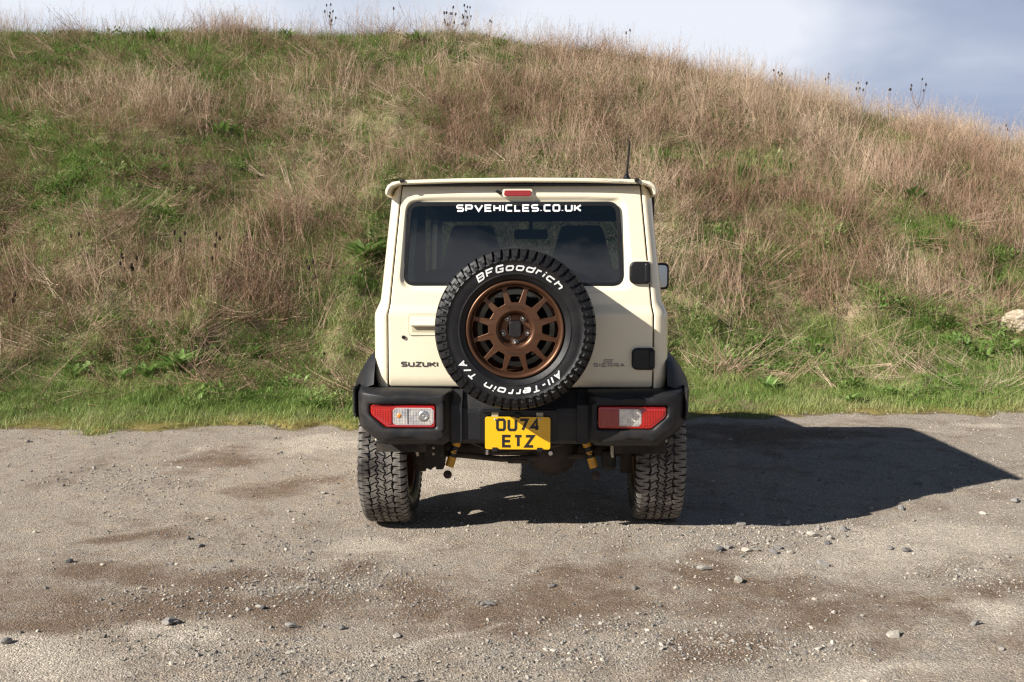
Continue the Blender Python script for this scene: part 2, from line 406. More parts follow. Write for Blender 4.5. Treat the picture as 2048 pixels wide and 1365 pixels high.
GREEN = pol_px([(60, 150, 130, 35), (230, 110, 130, 25), (120, 370, 100, 50), (250, 400, 150, 40), (190, 690, 90, 50), (330, 720, 120, 30), (700, 130, 140, 24), (880, 110, 120, 16), (960, 120, 90, 30), (1350, 330, 60, 18), (1450, 500, 60, 40), (1400, 700, 140, 40), (1820, 470, 120, 24), (1950, 680, 90, 30), (720, 510, 50, 50), (480, 330, 60, 30), (1600, 470, 60, 20), (40, 280, 80, 30), (1480, 330, 60, 20), (420, 170, 90, 26)])

# ---- ground materials
def yard_material():
    m, t, b = principled('compacted_gravel'); tcn = t.node('ShaderNodeTexCoord'); P = tcn.outputs['Object']
    at = lambda n: t.node('ShaderNodeAttribute', attribute_name=n).outputs['Fac']
    n1 = t.noise(1.3, 6, .6, P); n2 = t.noise(9, 6, .65, P); n3 = t.noise(60, 5, .7, P); n4 = t.noise(240, 3, .7, P)
    base = t.mix(n1, (.335, .272, .206), (.475, .392, .302))
    grey = t.mix(t.ramp(n2, [(.35, 0.0), (.65, .75)]), base, (.34, .305, .265))
    n5 = t.noise(3.2, 9, .68, P, .4); n6 = t.noise(2.1, 9, .66, t.node('ShaderNodeTexCoord').outputs['Generated'] if False else P, .8)
    damp = t.ramp(t.math('ADD', t.math('MULTIPLY', at('damp'), .8), t.math('MULTIPLY', t.math('SUBTRACT', n5, .47), 2.8)), [(.10, 0.0), (.80, .90)])
    c = t.mix(damp, grey, (.190, .130, .088))
    pale = t.ramp(t.math('ADD', at('pale'), t.math('MULTIPLY', t.math('SUBTRACT', n6, .50), 2.6)), [(.22, 0.0), (.85, .85)])
    c = t.mix(pale, c, (.56, .485, .39))
    soil = t.ramp(t.math('ADD', at('edge'), t.math('MULTIPLY', t.math('SUBTRACT', n5, .5), 1.6)), [(.45, 0.0), (.75, .9)])
    c = t.mix(soil, c, t.mix(t.ramp(n2, [(.42, 0.0), (.58, 1.0)]), (.16, .115, .072), (.24, .20, .055)))
    vo = t.node('ShaderNodeTexVoronoi'); vo.inputs['Scale'].default_value = 150; t.link(P, vo.inputs['Vector'])
    hsv = t.node('ShaderNodeSeparateColor'); t.link(vo.outputs['Color'], hsv.inputs[0])
    grain = t.ramp(hsv.outputs[0], [(0, .5), (.25, .92), (.8, 1.05), (.95, 1.6)])
    c = t.mix(.75, c, grain, 'MULTIPLY')
    c = t.mix(.6, c, t.ramp(n3, [(.3, .62), (.7, 1.3)]), 'MULTIPLY')
    t.link(c, b.inputs['Base Color']); b.inputs['Roughness'].default_value = .95; b.inputs['Specular IOR Level'].default_value = .2
    h = t.math('ADD', t.math('MULTIPLY', n3, 1.0), t.math('ADD', t.math('MULTIPLY', n4, .5), t.math('MULTIPLY', vo.outputs['Distance'], -.8)))
    t.link(t.bump(h, .9, .008), b.inputs['Normal']); return m
def bank_material():
    m, t, b = principled('bank_soil_and_thatch'); P = t.node('ShaderNodeTexCoord').outputs['Object']
    at = lambda n: t.node('ShaderNodeAttribute', attribute_name=n).outputs['Fac']
    n1 = t.noise(2.2, 5, .6, P); n2 = t.noise(22, 5, .7, P)
    c = t.mix(t.ramp(n2, [(.35, 0.0), (.65, 1.0)]), (.12, .165, .045), (.28, .215, .13))
    c = t.mix(t.ramp(at('brown'), [(.2, 0.0), (.7, .7)]), c, (.31, .23, .155))
    moss = t.ramp(t.math('ADD', at('moss'), t.math('MULTIPLY', t.math('SUBTRACT', n1, .5), .8)), [(.35, 0.0), (.7, 1.0)])
    c = t.mix(moss, c, t.mix(n2, (.16, .135, .018), (.28, .22, .10)))
    t.link(c, b.inputs['Base Color']); b.inputs['Roughness'].default_value = .95; b.inputs['Specular IOR Level'].default_value = .15
    t.link(t.bump(n2, .8, .03), b.inputs['Normal']); return m
xs = axis(-3.4, 5.2, .03, 120); ys = np.concatenate([axis(-1.8, 0, .03, 80)[:-1], [0.0]]); ys = ys[ys < -1.0]
ys = np.concatenate([ys, np.arange(ys[-1]+.03, 4.6, .03), [4.8, 5.2]])
YM = yard_material()
me, X, Y = grid_mesh('gravel_yard', xs, ys, yard_z, YM)
set_attr(me, 'damp', blobs(X, Y, DAMP, .5)); set_attr(me, 'pale', blobs(X, Y, PALE_AND_SUNLIT, .45, 5)); set_attr(me, 'edge', np.exp(-(np.maximum(0, edge_y(X)-Y)/.16)**2))
tag(link('ground', me), kind='structure', label='compacted gravel yard with damp brown and pale dusty patches and a painted sunlit patch under the car')
xs = axis(-11, 12, .06, 120, 1.3); ys = np.concatenate([np.arange(2.2, 5.4, .035), np.arange(5.4, 16, .09), [16.5, 17, 18, 20, 24, 30, 40, 60, 100]])
me, X, Y = grid_mesh('bank', xs, ys, lambda X, Y: bank_surface(X, Y), bank_material())
brn = blobs(X, Y, BROWN, .6); grn = blobs(X, Y, GREEN, .5, 6)
set_attr(me, 'brown', brn*(1-grn)); set_attr(me, 'moss', np.exp(-((Y-edge_y(X)-.05)/.28)**2))
tag(link('grassy_hill', me), kind='structure', label='steep grassy bank rising behind the gravel yard')

# ------------------------------------------------------------------ vegetation and gravel as scattered stuff
def veg_material(name, ramp_stops, transl=.25, rough=.6, tipc=None):
    m, t, b = principled(name)
    a = t.node('ShaderNodeAttribute', attribute_type='INSTANCER', attribute_name='tint').outputs['Fac']
    g = t.node('ShaderNodeAttribute', attribute_name='shade').outputs['Fac']
    f = t.math('ADD', t.math('MULTIPLY', a, .65), t.math('MULTIPLY', g, .35))
    c = t.ramp(f, ramp_stops)
    t.link(c, b.inputs['Base Color']); b.inputs['Roughness'].default_value = rough; b.inputs['Specular IOR Level'].default_value = .25
    if transl:
        tr = t.node('ShaderNodeBsdfTranslucent'); t.link(c, tr.inputs['Color']); mx = t.node('ShaderNodeMixShader'); mx.inputs[0].default_value = transl
        o = [n for n in t.n if n.type == 'OUTPUT_MATERIAL'][0]
        t.link(b.outputs[0], mx.inputs[1]); t.link(tr.outputs[0], mx.inputs[2]); t.link(mx.outputs[0], o.inputs['Surface'])
    return m
M_GRASS = veg_material('green_grass_blades', [(0, (.095, .168, .028)), (.38, (.165, .26, .052)), (.68, (.285, .335, .105)), (1, (.50, .44, .25))])
M_DRY = veg_material('dry_grass_stalks', [(0, (.16, .088, .055)), (.3, (.32, .200, .132)), (.6, (.46, .318, .220)), (1, (.64, .52, .37))], .15)
M_LEAF = veg_material('broad_weed_leaves', [(0, (.11, .19, .042)), (.5, (.19, .285, .075)), (1, (.32, .40, .16))], .3, .45)
M_HEAD = simple('dead_seed_heads', (.055, .035, .022), .9, bump=.5, var=.2)
M_STEM = simple('dead_brown_stems', (.15, .085, .05), .85, var=.25)

def blade(mb, sh, base, ang, h, w_, bend, lean=0.0, segs=3):
    """one tapering blade, a strip that bends over"""
    dx, dy = math.cos(ang), math.sin(ang); px, py = -dy, dx; vs = []
    for k in range(segs+1):
        t = k/segs; o = lean*h*t+bend*h*t*t; zz_ = h*t*math.sqrt(max(.05, 1-min(.95, (bend*t)**2+lean*lean*.5)))
        ww = w_*(1-t*.85)/2
        c = (base[0]+dx*o, base[1]+dy*o, base[2]+zz_)
        vs += [(c[0]-px*ww, c[1]-py*ww, c[2]), (c[0]+px*ww, c[1]+py*ww, c[2])]
    fs = [(2*k, 2*k+1, 2*k+3, 2*k+2) for k in range(segs)]
    mb.add(vs, fs, 0, True); sh += [random.random()]*len(vs)
def proto(name, mb, sh, mat):
    me = bpy.data.meshes.new(name); me.from_pydata(mb.v, [], mb.f); me.materials.append(mat)
    set_attr(me, 'shade', sh); me.update()
    return bpy.data.objects.new(name, me)                     # never linked: only instanced
def grass_tuft(n, rad, h0, h1, w_, bend):
    mb = MB(); sh = []
    for _ in range(n):
        a = random.random()*2*PI; r = rad*math.sqrt(random.random())
        blade(mb, sh, (r*math.cos(a), r*math.sin(a), -.02), random.random()*2*PI, random.uniform(h0, h1), w_*random.uniform(.6, 1.3), random.uniform(.1, bend), random.uniform(0, .4))
    return proto('grass_tuft', mb, sh, M_GRASS)
def stalk(mb, sh, base, d, h, r0, br=3, seed=True):
    """thin stalk as a 3-sided tube with a few side twigs and seed scraps"""
    d = Vector(d).normalized(); side = Vector((random.uniform(-1, 1), random.uniform(-1, 1), 0))*.12; s0 = random.random()
    pts = [Vector(base)+d*h*t+side*h*t*t for t in (0, .35, .7, 1.0)]
    n0 = len(mb.v); tube(mb, pts, [r0, r0*.85, r0*.6, r0*.3], 3, 0, False); sh += [s0]*(len(mb.v)-n0)
    for _ in range(br):
        t = random.uniform(.4, .97); p = Vector(base)+d*h*t+side*h*t*t
        q = p+(d*random.uniform(.4, 1)+Vector((random.uniform(-1, 1), random.uniform(-1, 1), random.uniform(-.1, .6)))*.7).normalized()*h*random.uniform(.06, .18)
        n0 = len(mb.v); w1 = r0*.55; off = Vector((random.uniform(-1, 1), random.uniform(-1, 1), .2)).normalized()*w1
        mb.add([p-off, p+off, q+off*.5, q-off*.5], [(0, 1, 2, 3)])
        if seed:
            o2 = Vector((random.uniform(-1, 1), random.uniform(-1, 1), random.uniform(-1, 1))).normalized()*r0*random.uniform(.8, 2.0)
            o3 = o2.cross(q-p).normalized()*r0*1.2
            mb.add([q-o2-o3, q+o2-o3, q+o2+o3, q-o2+o3], [(0, 1, 2, 3)])
        sh += [s0]*(len(mb.v)-n0)
def dry_clump(n, rad, h0, h1, r0, lean, br=3, spread=.2, name='dry_stalk_clump'):
    mb = MB(); sh = []
    for _ in range(n):
        a = random.random()*2*PI; r = rad*math.sqrt(random.random())
        stalk(mb, sh, (r*math.cos(a), r*math.sin(a), -.03), (lean+random.gauss(0, spread), random.gauss(0, spread), 1), random.uniform(h0, h1), r0*random.uniform(.7, 1.3), random.randint(max(0, br-2), br+2))
    return proto(name, mb, sh, M_DRY)
def leaf(mb, sh, base, ang, L, W, up, droop=.5, segs=4):
    dx, dy = math.cos(ang), math.sin(ang); px, py = -dy, dx; vs = []; s0 = random.random()
    for k in range(segs+1):
        t = k/segs; o = L*t*math.cos(up*(1-droop*t)); z = base[2]+L*t*math.sin(up)*(1-droop*t*.6)
        ww = W*math.sin(PI*(.08+.9*t)**.8)*.5
        c = (base[0]+dx*o, base[1]+dy*o)
        vs += [(c[0]-px*ww, c[1]-py*ww, z+ww*.35), (c[0], c[1], z), (c[0]+px*ww, c[1]+py*ww, z+ww*.35)]
    fs = []
    for k in range(segs): fs += [(3*k, 3*k+1, 3*k+4, 3*k+3), (3*k+1, 3*k+2, 3*k+5, 3*k+4)]
    mb.add(vs, fs, 0, True); sh += [s0]*len(vs)
def weed_clump(n, rad, L, W):
    mb = MB(); sh = []
    for _ in range(n):
        a = random.random()*2*PI; r = rad*math.sqrt(random.random())
        leaf(mb, sh, (r*math.cos(a), r*math.sin(a), random.uniform(0, .06)), a+random.gauss(0, .7), L*random.uniform(.5, 1.2), W*random.uniform(.6, 1.2), random.uniform(.2, 1.2))
    return proto('weed_clump', mb, sh, M_LEAF)
def scatter(name, protos, P, rot, scl, tint, label):
    me = bpy.data.meshes.new(name); n = len(P); me.vertices.add(n); me.vertices.foreach_set('co', np.asarray(P, np.float32).ravel())
    for nm, arr in (('rot', rot), ('scl', scl)):
        a = me.attributes.new(nm, 'FLOAT_VECTOR', 'POINT'); a.data.foreach_set('vector', np.asarray(arr, np.float32).ravel())
    set_attr(me, 'tint', tint); me.update(); me.materials.append(protos[0].data.materials[0])
    o = link(name, me); tag(o, label, kind='stuff')
    ng = bpy.data.node_groups.new(name, 'GeometryNodeTree')
    ng.interface.new_socket('Geometry', in_out='INPUT', socket_type='NodeSocketGeometry'); ng.interface.new_socket('Geometry', in_out='OUTPUT', socket_type='NodeSocketGeometry')
    N = ng.nodes; L = ng.links; gi = N.new('NodeGroupInput'); go = N.new('NodeGroupOutput'); ip = N.new('GeometryNodeInstanceOnPoints')
    m2p = N.new('GeometryNodeMeshToPoints'); L.new(gi.outputs[0], m2p.inputs['Mesh']); L.new(m2p.outputs[0], ip.inputs['Points'])
    jn = N.new('GeometryNodeJoinGeometry')
    for pr in protos:
        oi = N.new('GeometryNodeObjectInfo'); oi.inputs['Object'].default_value = pr; oi.inputs['As Instance'].default_value = True
        L.new(oi.outputs['Geometry'], jn.inputs[0])
    L.new(jn.outputs[0], ip.inputs['Instance']); ip.inputs['Pick Instance'].default_value = True
    for nm, sock in (('rot', 'Rotation'), ('scl', 'Scale')):
        na = N.new('GeometryNodeInputNamedAttribute'); na.data_type = 'FLOAT_VECTOR'; na.inputs['Name'].default_value = nm
        L.new(na.outputs['Attribute'], ip.inputs[sock])
    L.new(ip.outputs[0], go.inputs[0])
    md = o.modifiers.new('scatter', 'NODES'); md.node_group = ng
    return o
def in_view(X, Y, m=1.0): return np.abs(X) < .54*(Y-CAM_Y)+m
def pts_on_bank(n, y0, y1, dens):
    """rejection sampling; dens(X, Y) in 0..1"""
    n = int(n*1.4); X = RNG.uniform(-17.5, 17.5, n); Y = RNG.uniform(y0, y1, n)
    keep = in_view(X, Y, 5.5) & (RNG.random(n) < dens(X, Y)); X = X[keep]; Y = Y[keep]
    return X, Y
def masks(X, Y):
    b = blobs(X, Y, BROWN, .6); g = blobs(X, Y, GREEN, .5, 6); s = Y-edge_y(X)
    verge = 1-sstep(1.1, 2.2, s+(fbm(X*1.2, Y*1.2, 3, 21)-.5)*1.4)
    return np.clip(b*(1-.8*g), 0, 1), g, s, verge
def scatter_bank(name, protos, n, y0, y1, dens, label, smin, smax, tintf, tilt=.15, leanx=0.0, sink=0.0, sf=None):
    X, Y = pts_on_bank(n, y0, y1, dens); Z = bank_surface(X, Y)-sink; k = len(X)
    rot = np.stack([RNG.normal(0, tilt, k), RNG.normal(leanx, tilt, k), RNG.uniform(0, 2*PI, k) if leanx == 0 else RNG.normal(0, .6, k)], 1)
    s = RNG.uniform(smin, smax, k)
    if sf: s = s*sf(X, Y)
    scl = np.stack([s, s, s*RNG.uniform(.8, 1.25, k)], 1)
    return scatter(name, protos, np.stack([X, Y, Z], 1), rot, scl, tintf(X, Y), label)

short = [grass_tuft(46, .13, .03, .09, .0045, .8) for _ in range(3)]
tall = [grass_tuft(34, .13, .08, .22, .005, .95) for _ in range(3)]
def tint_g(X, Y): return np.clip(fbm(X*1.5, Y*1.5, 4, 31)*1.3-.25+RNG.normal(0, .13, len(X)), 0, 1)
scatter_bank('verge_grass', short, 26000, 2.6, 7.5, lambda X, Y: (lambda b, g, s, v: np.clip(v, .0, 1)*(s > -.03)*np.clip((s+.05)*3+.25*(fbm(X*3, Y*3, 3, 4) > .5), 0, 1))(*masks(X, Y)), 'short green grass verge along the edge of the gravel', .8, 1.3, lambda X, Y: np.clip(tint_g(X, Y)+.14+.35*np.exp(-((Y-edge_y(X))/.35)**2), 0, 1))
def crest(Y): return 1-sstep(YR-2.2, YR-.3, Y)
def size_b(X, Y):
    bb, g, s, v = masks(X, Y); return (.55+.5*bb)*(.5+.5*crest(Y))*(1-.35*v)
scatter_bank('bank_grass', tall, 62000, 3.4, 14.8, lambda X, Y: (lambda b, g, s, v: np.clip((.50+.2*g-.20*b+.5*(fbm(X*1.3, Y*1.3, 4, 41)-.45))*sstep(.15, .9, s), 0, 1))(*masks(X, Y)), 'green grass growing through the dead stalks on the bank', .6, 1.2, tint_g, .3, sf=lambda X, Y: 1-.55*masks(X, Y)[3])
scatter_bank('edge_tufts', short, 9000, 2.4, 5.0, lambda X, Y: (lambda s: (s > -.35)*(s < .1)*sstep(.50, .62, fbm(X*4, Y*4, 4, 33))*np.exp(-(s/.2)**2))(Y-edge_y(X)), 'small tufts and moss creeping over the edge of the gravel', .35, .8, lambda X, Y: np.clip(RNG.normal(.7, .15, len(X)), 0, 1))
# dead stalks: upright, leaning and flattened
up = [dry_clump(13, .20, .28, .74, .0028, 0, 3) for _ in range(4)]
ln = [dry_clump(14, .26, .28, .70, .0026, .8, 2, .35) for _ in range(3)]
mat_ = [dry_clump(18, .28, .25, .60, .0026, 2.6, 2, 1.0) for _ in range(3)]
def tint_d(X, Y): return np.clip((fbm(X*.55, Y*.55, 3, 51)-.5)*1.7+.38+.12*sstep(-1, 5, X)+RNG.normal(0, .16, len(X)), 0, 1)  # paler towards the right, partly painting the stronger sun on that slope
def pat(X, Y, sd): return fbm(X*1.6, Y*1.6, 5, sd)-.5
def d_up(X, Y):
    b, g, s, v = masks(X, Y); return np.clip((.12+.48*b+1.4*pat(X, Y, 61)-.25*g)*sstep(.9, 2.2, s)*(1-.7*v), 0, 1)
def d_ln(X, Y):
    b, g, s, v = masks(X, Y); return np.clip((.20+.32*b+1.6*pat(X, Y, 71)-.2*g)*sstep(.5, 1.8, s)*(1-.5*v), 0, 1)
def d_mt(X, Y):
    b, g, s, v = masks(X, Y); return np.clip((.44+.25*b+1.7*pat(X, Y, 75)-.1*g)*sstep(.2, 1.4, s)*(1-.30*v), 0, 1)
scatter_bank('dry_stalks', up, 9000, 4.4, 14.9, d_up, 'upright dead brown stalks on the bank', .6, 1.15, tint_d, .16, sf=size_b)
scatter_bank('leaning_dry_stalks', ln, 10000, 4.2, 14.6, d_ln, 'dead stalks leaning and tangled on the bank', .5, 1.1, tint_d, .25, sf=size_b)
scatter_bank('flattened_dry_grass', mat_, 15000, 3.9, 14.5, d_mt, 'flattened mats of straw lying on the bank', .5, 1.1, lambda X, Y: np.clip(tint_d(X, Y)+.10, 0, 1), .3)
weeds = [weed_clump(34, .15, .060, .030) for _ in range(4)]
def d_w(X, Y):
    b, g, s, v = masks(X, Y); return np.clip((.10+.5*g-.2*b+.05*v*(fbm(X*1.4, Y*1.4, 3, 81) > .56)+1.3*(fbm(X*1.3, Y*1.3, 5, 82)-.5))*sstep(.25, .6, s)*(1-.5*v), 0, 1)
scatter_bank('low_weeds', weeds, 22000, 3.6, 14.7, d_w, 'low leafy green weeds on the bank', .5, 1.3, tint_g, .25)
# fine tall grasses against the sky along the ridge
ridge_g = [dry_clump(5, .25, .35, .9, .0020, .1, 9, .16) for _ in range(4)]
scatter_bank('ridge_grasses', ridge_g, 7500, 13.0, 14.9, lambda X, Y: .18+.60*sstep(.46, .60, fbm(X*1.2, Y*0, 3, 91))+.15*sstep(0, 4, X), 'thin dead grasses standing along the ridge', .35, .95, lambda X, Y: np.clip(tint_d(X, Y)+.2, 0, 1), .14)

# gravel -------------------------------------------------------------------
def stone_mesh(name, seed, mat, sub=2, flat=.6, rough=.28, size=1.0):
    rnd = random.Random(seed); bm = bmesh.new(); bmesh.ops.create_icosphere(bm, subdivisions=sub, radius=.5)
    planes = [(Vector((rnd.uniform(-1, 1), rnd.uniform(-1, 1), rnd.uniform(-1, 1))).normalized(), rnd.uniform(.26, .42)) for _ in range(9)]
    sx, sy = rnd.uniform(.8, 1.2), rnd.uniform(.6, 1)
    for v in bm.verts:
        for nrm, d in planes:
            k = v.co.dot(nrm)-d
            if k > 0: v.co -= nrm*k
        v.co += v.co.normalized()*rnd.uniform(-1, 1)*.02
        v.co = Vector((v.co.x*sx, v.co.y*sy, v.co.z*flat))*size
    me = bpy.data.meshes.new(name); bm.to_mesh(me); bm.free(); me.materials.append(mat); return me
def stone_material(name, stops, inst=True):
    m, t, b = principled(name); P = t.node('ShaderNodeTexCoord').outputs['Object']
    if inst: f = t.node('ShaderNodeAttribute', attribute_type='INSTANCER', attribute_name='tint').outputs['Fac']
    else: f = t.node('ShaderNodeObjectInfo').outputs['Random']
    c = t.ramp(f, stops); n = t.noise(6 if inst else 40, 4, .7, P)
    c = t.mix(.7, c, t.ramp(n, [(.3, .7), (.7, 1.2)]), 'MULTIPLY')
    t.link(c, b.inputs['Base Color']); b.inputs['Roughness'].default_value = .85
    if not inst: t.link(t.bump(n, .5, .01), b.inputs['Normal'])
    return m
M_PEB = stone_material('mixed_gravel', [(0, (.14, .13, .12)), (.3, (.25, .23, .205)), (.6, (.38, .34, .29)), (.85, (.52, .46, .37)), (1, (.60, .54, .45))])
peb = [bpy.data.objects.new('pebble', stone_mesh('pebble', 100+i, M_PEB, 1, random.uniform(.5, .85))) for i in range(6)]
def pebbles(name, n, smed, ssig, dens, label, y0=-1.75, y1=4.4, smax=.05, bias=0.0):
    n = int(n*1.35); X = RNG.uniform(-6.5, 7.2, n); u = RNG.random(n); Y = y0+(y1-y0)*u
    k = in_view(X, Y, 2.0) & (Y < edge_y(X)+.15) & (RNG.random(n) < dens(X, Y)); X = X[k]; Y = Y[k]; n = len(X)
    s = np.clip(smed*np.exp(RNG.normal(0, ssig, n)), .0025, smax)
    P = np.stack([X, Y, yard_z(X, Y)+s*.12], 1); rot = np.stack([RNG.normal(0, .3, n), RNG.normal(0, .3, n), RNG.uniform(0, 6.28, n)], 1)
    return scatter(name, peb, P, rot, np.stack([s*RNG.uniform(.8, 1.3, n), s, s*RNG.uniform(.7, 1.1, n)], 1), np.clip(RNG.normal(.40+bias, .24, n), 0, 1), label)
def dn(X, Y):
    st = blobs(X, Y, STONY, .3, 7); pl = blobs(X, Y, PALE_AND_SUNLIT, .25, 5)
    return np.clip(.22+.75*st+.9*(fbm(X*1.7, Y*1.7, 4, 14)-.5)-.35*pl, .03, 1)
pebbles('fine_gravel', 420000, .006, .35, lambda X, Y: dn(X, Y)*np.clip(1.1-.22*(Y+1.5), .22, 1), 'fine loose gravel scattered over the yard', smax=.012)
pebbles('loose_gravel', 120000, .0105, .38, lambda X, Y: dn(X, Y)**1.3*np.clip(1.2-.18*(Y+1.5), .25, 1), 'loose gravel chips on the yard', smax=.024)
pebbles('coarse_gravel', 5500, .021, .30, lambda X, Y: .06+.3*dn(X, Y)**3+.8*blobs(X, Y, STONY[:2]+[STONY[4], STONY[7]], .3, 7)**1.5, 'coarse grey stones in the gravel', smax=.04, bias=.04)

# the bigger loose stones: one object each
M_STONE = stone_material('loose_stone', [(0, (.17, .16, .155)), (.4, (.27, .25, .23)), (.7, (.36, .33, .29)), (1, (.50, .45, .37))], False)
smeshes = [stone_mesh('loose_stone', 300+i, M_STONE, 3, random.uniform(.5, .75)) for i in range(8)]
STONES = [
 (126, 973, .030, 'small pale stone near the left edge of the upper yard'),
 (12, 1293, .045, 'round grey stone on damp ground at the far left edge'),
 (137, 1127, .035, 'grey stone left of the damp brown streaks on the yard'), (338, 1248, .055, 'flat grey stone on the pale dusty patch at lower left'),
 (356, 1251, .035, 'smaller stone touching the flat grey one on pale dust'), (415, 1043, .035, 'dark stone on the open yard left of the car'),
 (578, 1025, .030, 'tan stone on the yard left of the rear left wheel'), (648, 990, .035, 'pale stone nearest the rear left wheel'),
 (665, 992, .025, 'pale chip beside the stone near the left wheel'), (378, 1080, .035, 'dark grey stone on the middle left of the yard'),
 (342, 1130, .028, 'small dark stone on the lower left of the yard'), (400, 1095, .03, 'grey stone below the damp patch left of centre'),
 (585, 1256, .045, 'flat grey stone lying on the damp gravel below the left wheel'), (684, 1262, .035, 'cream stone on grey gravel in the lower middle'),
 (525, 1218, .035, 'dark chunky stone in the middle of the foreground'), (795, 1276, .030, 'yellowish cream pebble in the foreground gravel'),
 (221, 877, .035, 'stone beside the mossy edge at upper left of the yard'), (55, 885, .04, 'dark stone by the grass edge at far left'),
 (223, 865, .03, 'pale stone right at the grass edge on the left'), (360, 939, .03, 'brown stone on the yard by the small damp hollow'),
 (1628, 1078, .065, 'largest tan stone in the stony patch below the car shadow'), (1660, 1082, .045, 'dark edged stone right of the largest tan one'),
 (1687, 1063, .050, 'pale blocky stone at the right end of the stony patch'), (1655, 1094, .035, 'flat pale stone in front of the dark edged one'),
 (1690, 1075, .03, 'small stone below the pale blocky stone'), (1574, 1048, .045, 'stone on the edge of the car shadow, stony patch'),
 (1618, 1047, .045, 'pale flat stone on the edge of the car shadow'), (1480, 1052, .055, 'white flat stone at the shadow edge near the right wheel'),
 (1440, 1103, .050, 'pale stone at the left end of the stony patch'), (1458, 1102, .040, 'pale square stone second from the left end of the stony patch'),
 (1490, 1106, .045, 'grey stone in the middle of the stony patch'), (1512, 1104, .040, 'pale stone beside the middle one of the stony patch'),
 (1556, 1100, .040, 'white pointed stone in the front row of the stony patch'), (1548, 1112, .045, 'wide pale stone at the front of the stony patch'),
 (1580, 1109, .035, 'grey stone at the right of the front row in the stony patch'), (1646, 1132, .050, 'pale flat stone alone on the dusty ground'),
 (1408, 1143, .050, 'flat pale stone in front of the stony patch, left side'), (1478, 1171, .055, 'long pale stone on the brown damp ground'),
 (1813, 1106, .045, 'grey stone on pale dust right of the stony patch'), (1780, 1101, .04, 'dark stone beside the grey stone on pale dust'),
 (2030, 1008, .055, 'grey stone near the right edge below the shadow tip'), (1965, 1030, .04, 'dark stone on dust near the right edge'),
 (1836, 970, .05, 'round stone inside the tip of the car shadow'), (1788, 1272, .045, 'pale stone on the lower right gravel'),
 (1950, 1256, .04, 'white stone on lower right damp patch'), (1740, 1024, .045, 'stone on the car shadow boundary at right'),
 (1803, 1022, .05, 'pale stone on the right part of the shadow boundary'), (980, 1213, .04, 'pale stone in the centre of the foreground'),
 (965, 1212, .03, 'chip beside the pale stone in the centre foreground'), (1105, 1175, .03, 'tan stone in front of the car centre')]
for i, (px, py, s, lab) in enumerate(STONES):
    x, y, z = hit(px, py); o = link('loose_stone', smeshes[i % 8]); tag(o, lab, 'stone', 'loose stones on the gravel yard')
    o.location = (x, y, z+s*.18); o.scale = (s*random.uniform(.9, 1.25), s, s*random.uniform(.7, .95)); o.rotation_euler = (random.gauss(0, .2), random.gauss(0, .2), random.random()*6.28)
# boulder at the foot of the bank
M_BOULD, t, b = principled('sandstone_boulder'); P = t.node('ShaderNodeTexCoord').outputs['Object']
n = t.noise(7, 7, .65, P); t.link(t.ramp(n, [(.3, (.33, .25, .16)), (.5, (.48, .39, .27)), (.7, (.58, .52, .42))]), b.inputs['Base Color']); b.inputs['Roughness'].default_value = .95
t.link(t.bump(n, .8, .04), b.inputs['Normal'])
bx, by, bz = hit(2046, 664)
o = link('boulder', stone_mesh('boulder', 5, M_BOULD, 4, .7)); tag(o, 'pale sandstone boulder in the grass at the foot of the bank', 'boulder')
o.location = (bx, by, bz+.10); o.scale = (.52, .42, .42)
# ------------------------------------------------------------------ the car
YAW = math.radians(-2.3)
CAR = thing('off_road_car', 'cream boxy off-road car seen from behind with a spare wheel on its back door', 'car', (.032, 0, 0), YAW)
PAINT, t, b = principled('cream_car_paint'); P = t.node('ShaderNodeTexCoord').outputs['Object']
n = t.noise(3, 5, .6, P); t.link(t.ramp(n, [(.3, (.785, .70, .515)), (.7, (.82, .735, .545))]), b.inputs['Base Color'])
# road dust on the lowest part of the body
sepz = t.node('ShaderNodeSeparateXYZ'); t.link(P, sepz.inputs[0])
dirt = t.math('MULTIPLY', t.ramp(t.math('ADD', sepz.outputs[2], t.math('MULTIPLY', t.noise(9, 6, .7, P), .25)), [(.80, 1.0), (1.0, 0.0)]), .16)
t.link(t.mix(dirt, t.ramp(n, [(.3, (.785, .70, .515)), (.7, (.82, .735, .545))]), (.36, .28, .19)), b.inputs['Base Color'])
b.inputs['Roughness'].default_value = .38; b.inputs['Coat Weight'].default_value = .8; b.inputs['Coat Roughness'].default_value = .06
t.link(t.bump(t.noise(2.2, 2, .4, P), .06, .01), b.inputs['Coat Normal'])
def plastic(name, col, rough, dust=.22):
    m, t, b = principled(name); P = t.node('ShaderNodeTexCoord').outputs['Object']
    nz = t.noise(5, 6, .7, P); g = t.noise(700, 2, .6, P)
    t.link(t.mix(t.math('MULTIPLY', t.ramp(nz, [(.45, 0.0), (.75, 1.0)]), dust), tuple(col), (.12, .095, .07)), b.inputs['Base Color'])
    t.link(t.ramp(nz, [(.3, rough-.07), (.7, rough+.1)]), b.inputs['Roughness']); b.inputs['Specular IOR Level'].default_value = .32
    t.link(t.bump(g, .35, .001), b.inputs['Normal']); return m
PLAS = plastic('dark_grey_bumper_plastic', (.012, .0125, .0145), .44)
BLK = plastic('black_trim', (.010, .010, .011), .35, .1)
UNDER = plastic('dirty_underbody', (.022, .018, .015), .8, .8)
RUST = simple('dusty_chassis_steel', (.05, .038, .03), .85, .2, var=.3)
SEAT = simple('dark_seat_fabric', (.012, .012, .014), .9)
YEL = simple('yellow_shock_paint', (.62, .30, .015), .45, coat=.3, var=.15)
STEEL = simple('bright_steel', (.62, .62, .60), .32, 1.0)
ZINC = simple('pale_zinc_bracket', (.42, .37, .28), .6, .2)
CHROME = simple('chrome_badge', (.16, .16, .17), .22, 1.0)
WHITE = simple('white_vinyl', (.82, .82, .82), .45, var=.01)
